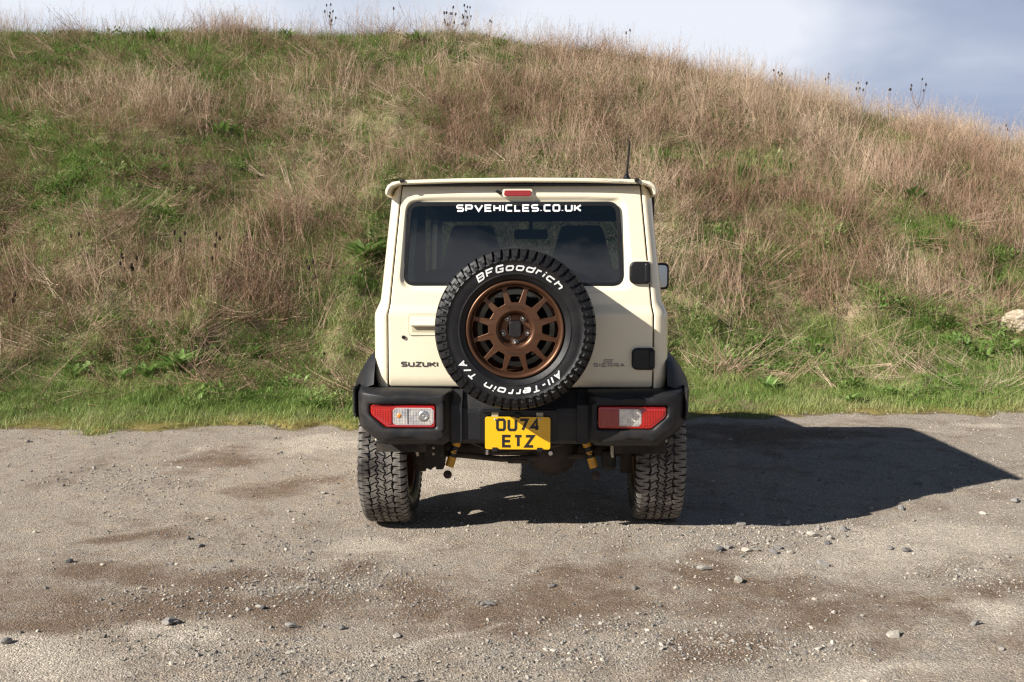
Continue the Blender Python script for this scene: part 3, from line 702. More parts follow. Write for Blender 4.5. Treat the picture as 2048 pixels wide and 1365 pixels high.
RAISEDW = simple('raised_white_rubber', (.72, .72, .70), .6, var=.06)
BRONZE, t, b = principled('satin_bronze_wheel_paint'); P = t.node('ShaderNodeTexCoord').outputs['Object']
b.inputs['Base Color'].default_value = (.108, .050, .026, 1); b.inputs['Metallic'].default_value = .65
t.link(t.ramp(t.noise(8, 5, .6, P), [(.3, .33), (.7, .44)]), b.inputs['Roughness'])
RUB, t, b = principled('black_tyre_rubber'); P = t.node('ShaderNodeTexCoord').outputs['Object']
n = t.noise(12, 6, .7, P); t.link(t.ramp(n, [(.35, (.007, .007, .008)), (.75, (.015, .014, .014))]), b.inputs['Base Color']); b.inputs['Specular IOR Level'].default_value = .3
t.link(t.ramp(n, [(.3, .34), (.7, .55)]), b.inputs['Roughness']); t.link(t.bump(t.noise(260, 4, .7, P), .5, .002), b.inputs['Normal'])
WORN, t, b = principled('dusty_worn_tread'); P = t.node('ShaderNodeTexCoord').outputs['Object']
n = t.noise(7, 6, .7, P); t.link(t.ramp(n, [(.38, (.035, .029, .025)), (.50, (.14, .126, .110)), (.7, (.25, .228, .20))]), b.inputs['Base Color'])
b.inputs['Roughness'].default_value = .85; t.link(t.bump(t.noise(150, 4, .7, P), .6, .003), b.inputs['Normal'])
GROOVE = simple('dark_tread_groove', (.014, .010, .008), .95, var=.2)  # groove faces and lug sides, darker than the lug tops
def glass(name, tint, rough=0.0, f0=1.5):
    m = bpy.data.materials.new(name); m.use_nodes = True; t = NT(m.node_tree); t.n.clear()
    o = t.node('ShaderNodeOutputMaterial'); tr = t.node('ShaderNodeBsdfTransparent'); tr.inputs[0].default_value = (*tint, 1)
    gl = t.node('ShaderNodeBsdfGlossy'); gl.inputs['Roughness'].default_value = rough; fr = t.node('ShaderNodeFresnel'); fr.inputs[0].default_value = f0
    mx = t.node('ShaderNodeMixShader'); t.link(t.math('MULTIPLY', fr.outputs[0], 1.7), mx.inputs[0]); t.link(tr.outputs[0], mx.inputs[1]); t.link(gl.outputs[0], mx.inputs[2]); t.link(mx.outputs[0], o.inputs[0]); return m
TINT = glass('privacy_glass', (.11, .13, .15)); CLEAR = glass('clear_glass', (.80, .85, .82)); 

def yd(x, z):
    """how far forward the back door's skin lies"""
    y = .105+.006*(abs(x)/.6)**4
    y += .016*float(sstep(1.045, 1.10, z))                                  # belt step
    y += .10*max(0, z-1.10)**1.15/.54**1.15*.75
    y += .016*max(0, (.762-z)/.055)**2
    y += .010*float(sstep(1.60, 1.645, z))
    return y
def door_x(z): return float(np.interp(z, [.70, 1.045, 1.095, 1.64], [.607, .607, .598, .549]))
def side_x(z): return float(np.interp(z, [.45, .70, .76, 1.03, 1.05, 1.075, 1.11, 1.17, 1.58, 1.62, 1.65], [.655, .672, .684, .684, .682, .672, .657, .650, .611, .598, .570]))

# --- back door
door = rpoly([(-.607, .712), (.607, .712), (.607, 1.045), (.598, 1.095), (.549, 1.642), (-.549, 1.642), (-.598, 1.095), (-.607, 1.045)], [.012, .012, 0, 0, .012, .012, 0, 0], 3)
wino = rpoly([(-.543, 1.178), (.479, 1.178), (.451, 1.562), (-.520, 1.562)], .055, 8)
rings = [('i', -.0, .030), ('i', 0, .0165), ('i', .003, .014), ('i', .010, .0138), ('i', .018, .0125), ('i', .030, .008), ('i', .042, .0035), ('i', .052, .0008), ('i', .060, 0)]
vs, fs = ring_panel(door, wino, (-.03, 1.37), rings+[('s', 1.0, 0)], yd, 240)
# finer: rebuild with many rings towards the outer edge
rings = rings[:-1]+[('s', s_, 0) for s_ in np.linspace(.13, .985, 52)]+[('o', .004, 0), ('o', .0015, .0012), ('o', 0, .004), ('o', 0, .035)]
rings = [r for r in rings]
def ring_panel2(outer, inner, c, rings, yf, N):
    angs = sorted(set(round(a % (2*PI), 5) for a in [2*PI*k/N for k in range(N)]+[math.atan2(p[1]-c[1], p[0]-c[0]) for p in list(outer)+list(inner)])); M = len(angs)
    ri = [ray_poly(c, a, inner) for a in angs]; ro = [ray_poly(c, a, outer) for a in angs]; vs = []
    for mode, val, dy in rings:
        for a, i, o in zip(angs, ri, ro):
            g = o-i
            if mode == 'i': tt = i+val*min(1, g*.4/.06)
            elif mode == 'o': tt = o-val
            else: tt = i+.06*min(1, g*.4/.06)+(g-.06*min(1, g*.4/.06)-.004)*((val-.12)/.88)
            x = c[0]+math.cos(a)*tt; z = c[1]+math.sin(a)*tt; vs.append((x, yf(x, z)+dy, z))
    return vs, [(r*M+k, r*M+(k+1) % M, (r+1)*M+(k+1) % M, (r+1)*M+k) for r in range(len(rings)-1) for k in range(M)]
vs, fs = ring_panel2(door, wino, (-.03, 1.37), rings, yd, 300)
mb = MB().add(vs, fs, 0, True); DOOR = mb.build('back_door', PAINT, CAR)
# glass, gasket, header band behind it
def pane(name, outline, yf, mat, parent, th=.004):
    c = (sum(p[0] for p in outline)/len(outline), sum(p[1] for p in outline)/len(outline)); N = len(outline); vs = []; fs = []
    K = 6
    for k in range(K):
        for p in outline: x = c[0]+(p[0]-c[0])*(1-k/K); z = c[1]+(p[1]-c[1])*(1-k/K); vs.append((x, yf(x, z), z))
    vs.append((c[0], yf(*c), c[1]))
    for k in range(K-1): fs += [(k*N+i, k*N+(i+1) % N, (k+1)*N+(i+1) % N, (k+1)*N+i) for i in range(N)]
    fs += [((K-1)*N+i, (K-1)*N+(i+1) % N, K*N) for i in range(N)]
    return MB().add(vs, fs, 0, True).build(name, mat, parent)
pane('rear_window_glass', inset(wino, -.004), lambda x, z: .1385+.10*(z-1.16)+.010*(abs(x)/.55)**2, TINT, DOOR)
gk = MB(); a = inset(wino, .0); b_ = inset(wino, .016); N = len(a)
gy = lambda x, z: .1375+.10*(z-1.16)+.010*(abs(x)/.55)**2
gk.add([(p[0], gy(*p)-.0018, p[1]) for p in a]+[(p[0], gy(*p)-.0008, p[1]) for p in b_], [(i, (i+1) % N, N+(i+1) % N, N+i) for i in range(N)], 0, True)
gk.build('window_seal', BLK, DOOR)
mb = MB(); lettering(mb, 'SPVEHICLES.CO.UK', .578, .034, .0080, widths={'V': 1.25, 'H': .95, 'L': .85}, gap=.50, thick=.0008,
    mapf=lambda u, v, h: (-.2965+u, gy(-.295+u, 1.520+v)-.0022-h, 1.519+v)); mb.build('window_lettering', WHITE, DOOR)
# door handle: framed plate, pull flap standing proud, darker plate painting the shade under it
mb = MB(); yh = .1035
fr = rrect(-.511, .951, -.345, 1.049, .014); prism(mb, fr, yh-.0005, yh+.01, .001, 2); H_ = mb.build('door_handle', PAINT, DOOR)
mb = MB(); o1 = inset(fr, -.0016); o2 = inset(fr, .0002); N = len(o1)
mb.add([(p[0], yh+.0012, p[1]) for p in o1]+[(p[0], yh+.0012, p[1]) for p in o2], [(i, (i+1) % N, N+(i+1) % N, N+i) for i in range(N)])
mb.build('handle_gap', BLK, DOOR)
mb = MB(); flap = [(-.500, 1.037), (-.345, 1.037), (-.345, .997), (-.500, .997)]
vsf = [(-.500, yh-.001, 1.037), (-.345, yh-.001, 1.037), (-.345, yh-.021, .999), (-.500, yh-.021, .999), (-.345, yh-.017, .993), (-.500, yh-.017, .993), (-.345, yh-.001, .997), (-.500, yh-.001, .997)]
mb.add(vsf, [(0, 1, 2, 3), (3, 2, 4, 5), (5, 4, 6, 7), (0, 3, 5, 7), (1, 6, 4, 2)]); mb.build('pull_flap', PAINT, DOOR)
mb = MB(); prism(mb, rrect(-.497, .966, -.345, .996, .006), yh-.0012, yh+.003); mb.build('painted_handle_shade', simple('painted_hollow_shade', (.50, .44, .30), .6), DOOR)  # raised plate in darker cream, the hollow's shade put into its colour
mb = MB(); prism(mb, rrect(-.5445, .935, -.530, .950, .004), yh-.003, yh+.005, .001, 2); prism(mb, rrect(-.5415, .938, -.533, .947, .002), yh-.005, yh+.0, .001, 2); mb.build('door_lock', BLK, DOOR)
# badges
def badge(name, text, x, z, W, H, th, **k):
    for ci in range(len(text)):
        mb = MB(); lettering(mb, text, W, H, th, mapf=lambda u, v, h: (x+u, yd(x+u, z+v)-h, z+v), thick=.0028, only=ci, **k); mb.build(name, CHROME, DOOR)
badge('badge_letter', 'SUZUKI', -.550, .806, .172, .0235, .0055, gap=.45)
badge('badge_letter', 'SIERRA', .337, .808, .144, .0175, .0036, gap=.45)
mb = MB()
for x0, z0, x1, z1 in ((.384, .840, .427, .8432), (.384, .829, .4235, .8318), (.384, .8318, .387, .840), (.4205, .8318, .4235, .840), (.3915, .8345, .416, .8368)):
    prism(mb, [(x0, z0), (x1, z0), (x1, z1), (x0, z1)], yd(.4, .83)-.0026, yd(.4, .83)+.001)
mb.build('small_emblem', CHROME, DOOR)
# high brake light in its bulge, washer nozzle
yb = yd(0, 1.605)
mb = MB(); prism(mb, rpoly([(-.083, 1.583), (.058, 1.583), (.058, 1.630), (-.083, 1.630)], .018, 6), yb-.012, yb+.02, .006, 4); mb.build('brake_light_housing', PAINT, DOOR)
REDL, t, b = principled('red_lamp_plastic'); P = t.node('ShaderNodeTexCoord').outputs['Object']
sx = t.node('ShaderNodeSeparateXYZ'); t.link(P, sx.inputs[0])
wv = t.math('ADD', t.math('ABSOLUTE', t.math('SINE', t.math('MULTIPLY', sx.outputs[0], 300.0))), t.math('ABSOLUTE', t.math('SINE', t.math('MULTIPLY', sx.outputs[2], 330.0))))
t.link(t.mix(t.ramp(wv, [(.3, 0.0), (1.5, 1.0)]), (.20, .003, .003), (.30, .006, .004)), b.inputs['Base Color'])
b.inputs['Roughness'].default_value = .22; b.inputs['Coat Weight'].default_value = 1; b.inputs['Coat Roughness'].default_value = .02; t.link(t.bump(wv, .35, .002), b.inputs['Normal'])
REDP = simple('smooth_red_lamp_rim', (.33, .004, .003), .18, coat=1, var=.03)
REDD, t2, b2 = principled('deep_red_ribbed_plastic'); P = t2.node('ShaderNodeTexCoord').outputs['Object']; sx = t2.node('ShaderNodeSeparateXYZ'); t2.link(P, sx.inputs[0])
wv2 = t2.math('ADD', t2.math('ABSOLUTE', t2.math('SINE', t2.math('MULTIPLY', sx.outputs[0], 260.0))), t2.math('MULTIPLY', t2.math('ABSOLUTE', t2.math('SINE', t2.math('MULTIPLY', sx.outputs[2], 380.0))), .6))
t2.link(t2.mix(t2.ramp(wv2, [(.2, 0.0), (1.3, 1.0)]), (.22, .004, .003), (.50, .012, .008)), b2.inputs['Base Color']); b2.inputs['Metallic'].default_value = .35
b2.inputs['Roughness'].default_value = .2; b2.inputs['Coat Weight'].default_value = 1; t2.link(t2.bump(wv2, .5, .002), b2.inputs['Normal'])
CLR, t3, b3 = principled('clear_ribbed_reflector'); P = t3.node('ShaderNodeTexCoord').outputs['Object']; sx = t3.node('ShaderNodeSeparateXYZ'); t3.link(P, sx.inputs[0])
wv3 = t3.math('ADD', t3.math('ABSOLUTE', t3.math('SINE', t3.math('MULTIPLY', sx.outputs[0], 250.0))), t3.math('MULTIPLY', t3.math('ABSOLUTE', t3.math('SINE', t3.math('MULTIPLY', sx.outputs[2], 250.0))), .5))
big = t3.noise(28, 3, .6, P)
t3.link(t3.mix(t3.ramp(big, [(.4, 0.0), (.62, 1.0)]), t3.ramp(wv3, [(.2, (.26, .26, .27)), (1.2, (.46, .46, .48))]), (.70, .66, .60)), b3.inputs['Base Color'])
b3.inputs['Metallic'].default_value = .45; b3.inputs['Roughness'].default_value = .22; b3.inputs['Coat Weight'].default_value = 1; t3.link(t3.bump(wv3, .4, .002), b3.inputs['Normal'])
AMB = simple('amber_bulb', (.75, .25, .05), .3)
mb = MB(); prism(mb, rrect(-.076, 1.590, .051, 1.617, .0134, 8), yb-.018, yb-.004, .003, 3); mb.build('high_brake_light', REDL, DOOR)
mb = MB(); tube(mb, [(-.107, yb-.018, 1.612), (-.107, yb-.014, 1.612), (-.090, yb+.006, 1.604)], [.0065, .0075, .0075], 14); mb.build('washer_nozzle', BLK, DOOR)
# hinges: black covers on the right of the door
for (z0, z1, x0) in ((1.187, 1.290, .500), (.796, .897, .511)):
    y0 = yd(.55, (z0+z1)/2); xr = door_x((z0+z1)/2)+.003
    mb = MB(); prism(mb, rpoly([(x0, z0), (xr, z0), (xr, z1), (x0, z1)], [.03, .004, .004, .03], 6), y0-.024, y0+.02, .009, 5, 0)
    box(mb, (xr-.008, y0-.018, (z0+z1)/2), (.028, .026, z1-z0-.012), .009); HG = mb.build('door_hinge', BLK, CAR)
    mb = MB(); prism(mb, inset(rpoly([(x0, z0), (xr, z0), (xr, z1), (x0, z1)], [.03, .004, .004, .03], 6), -.004), y0-.0035, y0+.01, .002, 2, 0); mb.build('hinge_pad', PAINT, HG)

# --- rear corner pillars: wrap from the door gap round to the flank
ZP = list(np.linspace(.70, .76, 5))+list(np.linspace(.78, 1.03, 6))+list(np.linspace(1.04, 1.12, 9))+list(np.linspace(1.15, 1.58, 10))+[1.60, 1.62, 1.635, 1.645]
for sgn in (-1, 1):
    vs = []; fs = []; K = 0
    for z in ZP:
        xd = door_x(z)+.0065; xs_ = side_x(z); y0 = yd(xd, max(z, .712)); r = min(.062, xs_-xd-.004); row = [(xd, y0+.04), (xd, y0+.005), (xd+.0015, y0+.001), (xd+.004, y0)]
        for k in range(11): aa = k/10*PI/2; row.append((xs_-r+r*math.sin(aa), y0+.0+(.085)*(1-math.cos(aa))))
        row.append((xs_, .32)); K = len(row); vs += [(sgn*x, y, z) for x, y in row]
    for i in range(len(ZP)-1): fs += [(i*K+k, i*K+k+1, (i+1)*K+k+1, (i+1)*K+k) for k in range(K-1)]
    mb = MB().add(vs, fs, 0, True); mb.build('rear_corner_panel', PAINT, CAR)
# dark frame behind the door gaps
mb = MB(); ofr = rpoly([(-.64, .69), (.64, .69), (.64, 1.05), (.58, 1.66), (-.58, 1.66), (-.64, 1.05)], .01, 2)
v2, f2 = sheet_with_holes(ofr, [inset(wino, -.03)], .02); mb.add([(x, .185+.075*max(0, z-1.1)/.54+w_, z) for x, z, w_ in v2], f2); mb.build('door_frame', BLK, CAR)
# --- flanks
for sgn in (-1, 1):
    arch = lambda yc, z0: [(yc+.40*math.cos(a_), .355+.42*math.sin(a_)) for a_ in np.linspace(PI, 0, 15)]
    low = [(.30, .45)]+[(p[0], max(.45, p[1])) for p in arch(.55, 0)][1:-1]+[(1.0, .45), (2.36, .45)]+[(p[0], max(.45, p[1])) for p in arch(2.80, 0)]+[(3.24, .45), (3.26, .90), (3.2, .96), (2.4, 1.03), (.30, 1.045)]
    low = [p for i, p in enumerate(low) if i == 0 or (Vector(p)-Vector(low[i-1])).length > 1e-4]
    v2, f2 = sheet_with_holes(low, [], .03)
    mb = MB().add([(sgn*(.669+w_-(.02*max(0, y-2.5))), y, z) for y, z, w_ in v2], f2); mb.build('lower_flank', PAINT, CAR)
    # shoulder strip
    pr = [(.684, 1.03), (.682, 1.05), (.672, 1.075), (.657, 1.11), (.640, 1.115)]
    mb = MB(); vs = [(sgn*x, y, z) for y in (.30, 2.25) for x, z in pr]; K = len(pr); mb.add(vs, [(k, k+1, K+k+1, K+k) for k in range(K-1)], 0, True); mb.build('shoulder_line', PAINT, CAR)
    # greenhouse side with two window openings
    up_ = [(.30, 1.10), (2.30, 1.10), (2.02, 1.60), (1.9, 1.625), (.30, 1.63)]
    w1 = rpoly([(.42, 1.17), (1.02, 1.17), (1.02, 1.55), (.42, 1.55)], .04, 4); w2 = rpoly([(1.14, 1.17), (2.14, 1.17), (1.95, 1.55), (1.14, 1.55)], .03, 4)
    v2, f2 = sheet_with_holes(up_, [w1, w2], .03); sl = lambda z: .641-(z-1.15)*.095
    mb = MB().add([(sgn*(sl(z)+w_), y, z) for y, z, w_ in v2], f2); mb.build('cabin_side', PAINT, CAR)
    for wl, nm, mt in ((w1, 'quarter_window_glass', TINT), (w2, 'front_window_glass', CLEAR)):
        mb = MB().add([(sgn*sl(z), y, z) for y, z in inset(wl, -.01)], [tuple(range(len(wl)))]); mb.build(nm, mt, CAR)
    # wheel-arch flares
    for yc, nm in ((.55, 0), (2.80, 1)):
        mb = MB(); vs = []; As = np.linspace(-.10*PI, (.80 if nm == 0 else 1.10)*PI, 41); sec = [(.672, .555), (.705, .535), (.735, .500), (.765, .455), (.785, .420), (.790, .410), (.790, .395), (.77, .385), (.69, .380)]
        for a_ in As:
            ca, sa = math.cos(a_), math.sin(a_); q = (abs(ca)**5+abs(sa)**5)**(1/5)
            for x, r in sec:
                rr = r*.955/q if r > .4 else r*.97/q**.8
                z = .355+rr*sa; 
                if nm == 0 and ca < 0: z = max(z, .682+.02*(x < .75))
                vs.append((sgn*x, yc+rr*ca*(.93), max(z, .35)))
        K = len(sec); mb.add(vs, [(i*K+k, i*K+k+1, (i+1)*K+k+1, (i+1)*K+k) for i in range(len(As)-1) for k in range(K-1)], 0, True); mb.build('wheel_arch_flare', PLAS, CAR)
# --- roof with its overhanging rain-gutter edge
rp = [(-.616, 1.588), (-.623, 1.600), (-.623, 1.620), (-.613, 1.640), (-.590, 1.656), (-.54, 1.664), (-.3, 1.671), (0, 1.674), (.3, 1.671), (.54, 1.664), (.590, 1.656), (.613, 1.640), (.623, 1.620), (.623, 1.600), (.616, 1.588),
      (.609, 1.600), (.603, 1.618), (.592, 1.632), (.56, 1.643), (.3, 1.650), (0, 1.652), (-.3, 1.650), (-.56, 1.643), (-.592, 1.632), (-.603, 1.618), (-.609, 1.600)]
mb = MB(); vs = []; N = len(rp); st = [(.150, .006), (.153, .002), (.160, 0), (.6, 0), (1.2, 0), (1.8, 0), (2.02, 0)]
for y, ins in st:
    for x, z in inset(rp, ins): vs.append((x, y, z+.018*sstep(.15, .6, y)*(1 if abs(x) < .55 else .3)+(0 if y < 1.9 else -.03)))
fs = [(r*N+i, r*N+(i+1) % N, (r+1)*N+(i+1) % N, (r+1)*N+i) for r in range(len(st)-1) for i in range(N)]
fs += [(k, k+1, N-2-k, N-1-k) for k in range(0, 12)]+[tuple([12, 13, 14-1+1])] if False else []
fs += [(k, k+1, (N-k-2), (N-k-1) % N) for k in range(0, 12)]
mb.add(vs, fs, 0, True); ROOF = mb.build('roof', PAINT, CAR)
for x in (-.545, .530):
    mb = MB(); box(mb, (x, .155, 1.660), (.020, .03, .016), .003); mb.build('roof_clip', BLK, ROOF)
mb = MB(); box(mb, (0, .19, 1.643), (1.10, .03, .012), .003); mb.build('roof_gap_seal', BLK, CAR)
mb = MB(); lathe(mb, [(0.0, .034), (.008, .032), (.013, .020), (.020, .008), (.026, 0)], 20, 'z', (.505, .42, 1.679)); ANT = mb.build('aerial', BLK, CAR)
mb = MB(); tube(mb, [(.505, .42, 1.70), (.508, .415, 1.75), (.516, .40, 1.868)], [.0055, .0055, .0042], 8); mb.build('aerial_rod', BLK, ANT)
# bonnet, nose, windscreen frame, lining
mb = MB(); vs = []; 
for y, zc, hw in ((2.25, 1.06, .66), (2.5, 1.045, .655), (2.9, 1.02, .64), (3.15, .99, .63), (3.24, .93, .625), (3.26, .80, .62), (3.26, .55, .62)):
    for k in range(9): xx = -1+2*k/8; vs.append((xx*hw, y, zc-.02*xx**4 if zc > .9 else zc))
mb.add(vs, [(i*9+k, i*9+k+1, (i+1)*9+k+1, (i+1)*9+k) for i in range(6) for k in range(8)], 0, True); mb.build('bonnet', PAINT, CAR)
mb = MB(); box(mb, (0, 3.30, .56), (1.58, .22, .24), .04); mb.build('front_bumper', PLAS, CAR)
mb = MB(); box(mb, (0, 3.275, .84), (1.14, .03, .16), .012)
for k in range(5): box(mb, (-.2+.1*k, 3.295, .84), (.05, .012, .13), .004)
mb.build('grille', BLK, CAR)
for x in (-.47, .47):
    mb = MB(); lathe(mb, [(.0, .035), (.06, .03), (.08, .015), (.085, 0)], 28, 'y', (x, 3.285, .84)); mb.build('headlight', CLR, CAR)
for sgn in (-1, 1):
    mb = MB(); tube(mb, [(sgn*.625, 2.27, 1.09), (sgn*.585, 2.0, 1.62)], .028, 8); mb.build('windscreen_pillar', PAINT, CAR)
mb = MB().add([(-.62, 2.27, 1.09), (.62, 2.27, 1.09), (.58, 2.0, 1.61), (-.58, 2.0, 1.61)], [(0, 1, 2, 3)]); mb.build('windscreen_glass', CLEAR, CAR)
mb = MB(); prism(mb, rpoly([(-.60, 1.655), (.60, 1.655), (.585, 1.62), (.50, 1.60), (-.50, 1.60), (-.585, 1.62)], .01, 2), .30, 1.98); mb.build('head_lining', SEAT, CAR)
mb = MB(); box(mb, (0, 1.965, 1.585), (1.16, .08, .07), .02); mb.build('windscreen_header', SEAT, CAR)
mb = MB(); box(mb, (0, 2.1, .98), (1.24, .35, .22), .05); box(mb, (.33, 1.98, 1.08), (.34, .14, .08), .03); mb.build('dashboard', SEAT, CAR)
for sgn in (-1, 1):      # inner pillars that frame the view through the cabin
    mb = MB(); box(mb, (sgn*.585, 1.08, 1.36), (.05, .10, .52), .015); box(mb, (sgn*.60, .36, 1.36), (.06, .10, .5), .015)
    for y0 in (.7, 1.6): box(mb, (sgn*.64, y0, .88), (.03, .86, .5), .01)
    mb.build('inner_trim', SEAT, CAR)
mb = MB(); box(mb, (0, 1.7, .56), (1.28, 2.6, .10), .02); box(mb, (0, .30, .78), (1.25, .03, .30), .005); mb.build('cabin_floor', UNDER, CAR)
for sgn in (-1, 1):
    mb = MB(); prism(mb, rpoly([(sgn*.315-.20, .80), (sgn*.315+.20, .80), (sgn*.315+.19, 1.24), (sgn*.315+.115, 1.50), (sgn*.315-.115, 1.50), (sgn*.315-.19, 1.24)], [.03, .03, .07, .04, .04, .07], 5), 1.42, 1.56, .03, 3, mapf=lambda x, y, z: (x, y-.18*(z-.8), z))
    box(mb, (sgn*.315, 1.68, .78), (.46, .5, .16), .05); mb.build('front_seat', SEAT, CAR)
    mb = MB(); box(mb, (sgn*.30, .86, 1.02), (.50, .12, .46), .05); mb.build('rear_seat', SEAT, CAR)
mb = MB(); box(mb, (.01, 1.97, 1.468), (.215, .03, .062), .014); tube(mb, [(.01, 1.98, 1.49), (.01, 2.0, 1.60)], .012, 8); mb.build('interior_mirror', SEAT, CAR)
mb = MB(); vs = []; 
tor = [(.335+.17*math.cos(a_), 1.84+.05*math.sin(a_)*.4, 1.06+.17*math.sin(a_)) for a_ in np.linspace(0, 2*PI, 25)]
tube(mb, tor, .014, 8, cap=False); mb.build('steering_wheel', SEAT, CAR)
# door mirrors
for sgn in (-1, 1):
    mb = MB(); prism(mb, rpoly([(sgn*.74, 1.115), (sgn*.905, 1.112), (sgn*.905, 1.285), (sgn*.74, 1.285)], .035, 5), 2.06, 2.17, .008, 3); tube(mb, [(sgn*.65, 2.16, 1.15), (sgn*.80, 2.14, 1.16)], .028, 10)
    MR = mb.build('door_mirror', BLK, CAR)
    mb = MB(); prism(mb, rpoly([(sgn*.757, 1.130), (sgn*.892, 1.127), (sgn*.892, 1.270), (sgn*.757, 1.270)], .026, 5), 2.057, 2.065); mb.build('mirror_glass', simple('mirror_silver', (.38, .41, .42), .12, 1.0, var=0), MR)

# --- rear bumper: two lamp pods and a stepped middle
for sgn in (-1, 1):
    O = rpoly([(sgn*.307, .478), (sgn*.345, .452), (sgn*.628, .450), (sgn*.742, .530), (sgn*.758, .590), (sgn*.758, .712), (sgn*.307, .706)], [.02, .03, .05, .05, .04, .028, .012], 6)
    if sgn < 0: I = rpoly([(-.677, .638), (-.677, .596), (-.603, .539), (-.382, .539), (-.382, .638)], [.012, .03, .03, .012, .012], 5)
    else: I = rpoly([(.357, .540), (.594, .540), (.662, .596), (.662, .638), (.357, .638)], [.012, .03, .03, .012, .012], 5)
    I = inset(I, -.004)
    c = (sgn*.52, .585)
    R_ = [('i', 0, .022), ('i', .001, .012), ('i', .006, .0045), ('i', .016, .0005), ('i', .030, 0), ('o', .050, 0), ('o', .040, .0022), ('o', .030, .009), ('o', .022, .017), ('o', .012, .028), ('o', .004, .043), ('o', 0, .060), ('o', 0, .38)]
    vs, fs = ring_panel(O, I, c, R_, lambda x, z: .0+.055*max(0, (abs(x)-.60)/.16)**2, 160)
    mb = MB().add(vs, fs, 0, True); POD = mb.build('bumper_corner', PLAS, CAR)
    # outer side cheek, proud of the corner
    mb = MB(); prism(mb, rpoly([(sgn*.752, .560), (sgn*.768, .60), (sgn*.768, .716), (sgn*.752, .722)], .004, 2), .055, .42, .01, 2); mb.build('bumper_side_edge', PLAS, POD)
    # lamp
    yl = .008; L_ = inset(I, .0025)
    lean = lambda x, y, z: (x, y+.055*max(0, (abs(x)-.60)/.16)**2, z)
    mb = MB(); prism(mb, L_, yl, .05, .005, 3, mapf=lean); TL = mb.build('tail_light', REDP, CAR)
    if sgn < 0:
        a1 = rpoly([(-.668, .618), (-.663, .600), (-.598, .552), (-.578, .552), (-.578, .618)], .005, 2)
        b1 = rpoly([(-.571, .561), (-.560, .552), (-.401, .552), (-.390, .562), (-.390, .616), (-.401, .626), (-.560, .626), (-.571, .616)], .003, 2)
        prs = [('red_reflector', a1, REDD), ('clear_lens', b1, CLR)]
    else:
        a1 = rrect(.366, .555, .449, .624, .010, 4); b1 = rpoly([(.452, .553), (.536, .553), (.547, .563), (.547, .616), (.536, .626), (.452, .626)], .003, 2)
        c1 = rpoly([(.556, .552), (.592, .552), (.650, .600), (.653, .620), (.556, .620)], .005, 2)
        prs = [('red_reflector', a1, REDL), ('clear_lens', b1, CLR), ('red_reflector', c1, REDD)]
    for nm, ol, mt in prs:
        mb = MB(); prism(mb, ol, yl-.0015, .03, .0012, 2, mapf=lean); mb.build(nm, mt, TL)
    rim = inset(b1, -.0022); mb = MB(); N = len(rim)
    mb.add([lean(p[0], yl-.0018, p[1]) for p in rim]+[lean(p[0], yl-.0022, p[1]) for p in inset(b1, .0004)], [(i, (i+1) % N, N+(i+1) % N, N+i) for i in range(N)]); mb.build('lens_rim', simple('pale_lens_edge', (.6, .5, .5), .3), TL)
    if sgn < 0:
        mb = MB(); lathe(mb, [(.0, 0), (.010, .0), (.012, .003)], 16, 'y', (-.545, yl-.0027, .592)); mb.build('indicator_bulb', AMB, TL)
        mb = MB(); lathe(mb, [(.010, 0.0), (.012, -.0012), (.023, -.0012), (.025, .001)], 28, 'y', (-.432, yl-.0022, .590)); lathe(mb, [(0, -.0008), (.006, -.0005), (.007, .0)], 14, 'y', (-.432, yl-.0025, .590)); mb.build('reversing_bulb', STEEL, TL)
        mb = MB(); prism(mb, rrect(-.507, .554, -.503, .624, .001, 1), yl-.0032, yl); mb.build('lens_divider', CHROME, TL)
    # parking sensors and the moulded shelf they sit in
    for x, z in ((sgn*.605, .470), (sgn*.425, .470)):
        mb = MB(); prism(mb, rpoly([(x-.052, z-.009), (x+.010, z-.012), (x+.012, z+.012), (x-.050, z+.005)], .006, 3), .032, .07, .004, 2); SS = mb.build('sensor_recess', PLAS, POD)
        mb = MB(); lathe(mb, [(0, -.004), (.006, -.004), (.0075, -.002), (.0075, .0), (.011, -.003), (.0125, 0), (.0125, .02)], 20, 'y', (x, .030, z)); mb.build('parking_sensor', BLK, POD)
def profile_x(mb, prof, x0, x1, mi=0):
    K = len(prof); mb.add([(x0, y, z) for y, z in prof]+[(x1, y, z) for y, z in prof], [(k, (k+1) % K, K+(k+1) % K, K+k) for k in range(K)]+[tuple(range(K)), tuple(range(K, 2*K))], mi)
pf = rpoly([(.30, .700), (.120, .700), (.105, .690), (.060, .622), (.056, .600), (.056, .476), (.075, .455), (.30, .455)], [0, .01, .01, .02, .02, .012, .012, 0], 4)
mb = MB(); profile_x(mb, pf, -.31, .31); BC = mb.build('bumper_centre', PLAS, CAR)
for sgn in (-1, 1):
    mb = MB(); pv = rpoly([(.20, .702), (.095, .702), (.045, .64), (.040, .60), (.040, .462), (.20, .462)], [0, .01, .015, .01, .01, 0], 3); profile_x(mb, pv, sgn*.262, sgn*.312)
    mb.build('bumper_step', PLAS, BC)
mb = MB(); prism(mb, rrect(-.185, .470, .175, .618, .01), .0535, .07, .002, 2); box(mb, (-.005, .045, .612), (.34, .03, .012), .003); mb.build('plate_recess', BLK, BC)
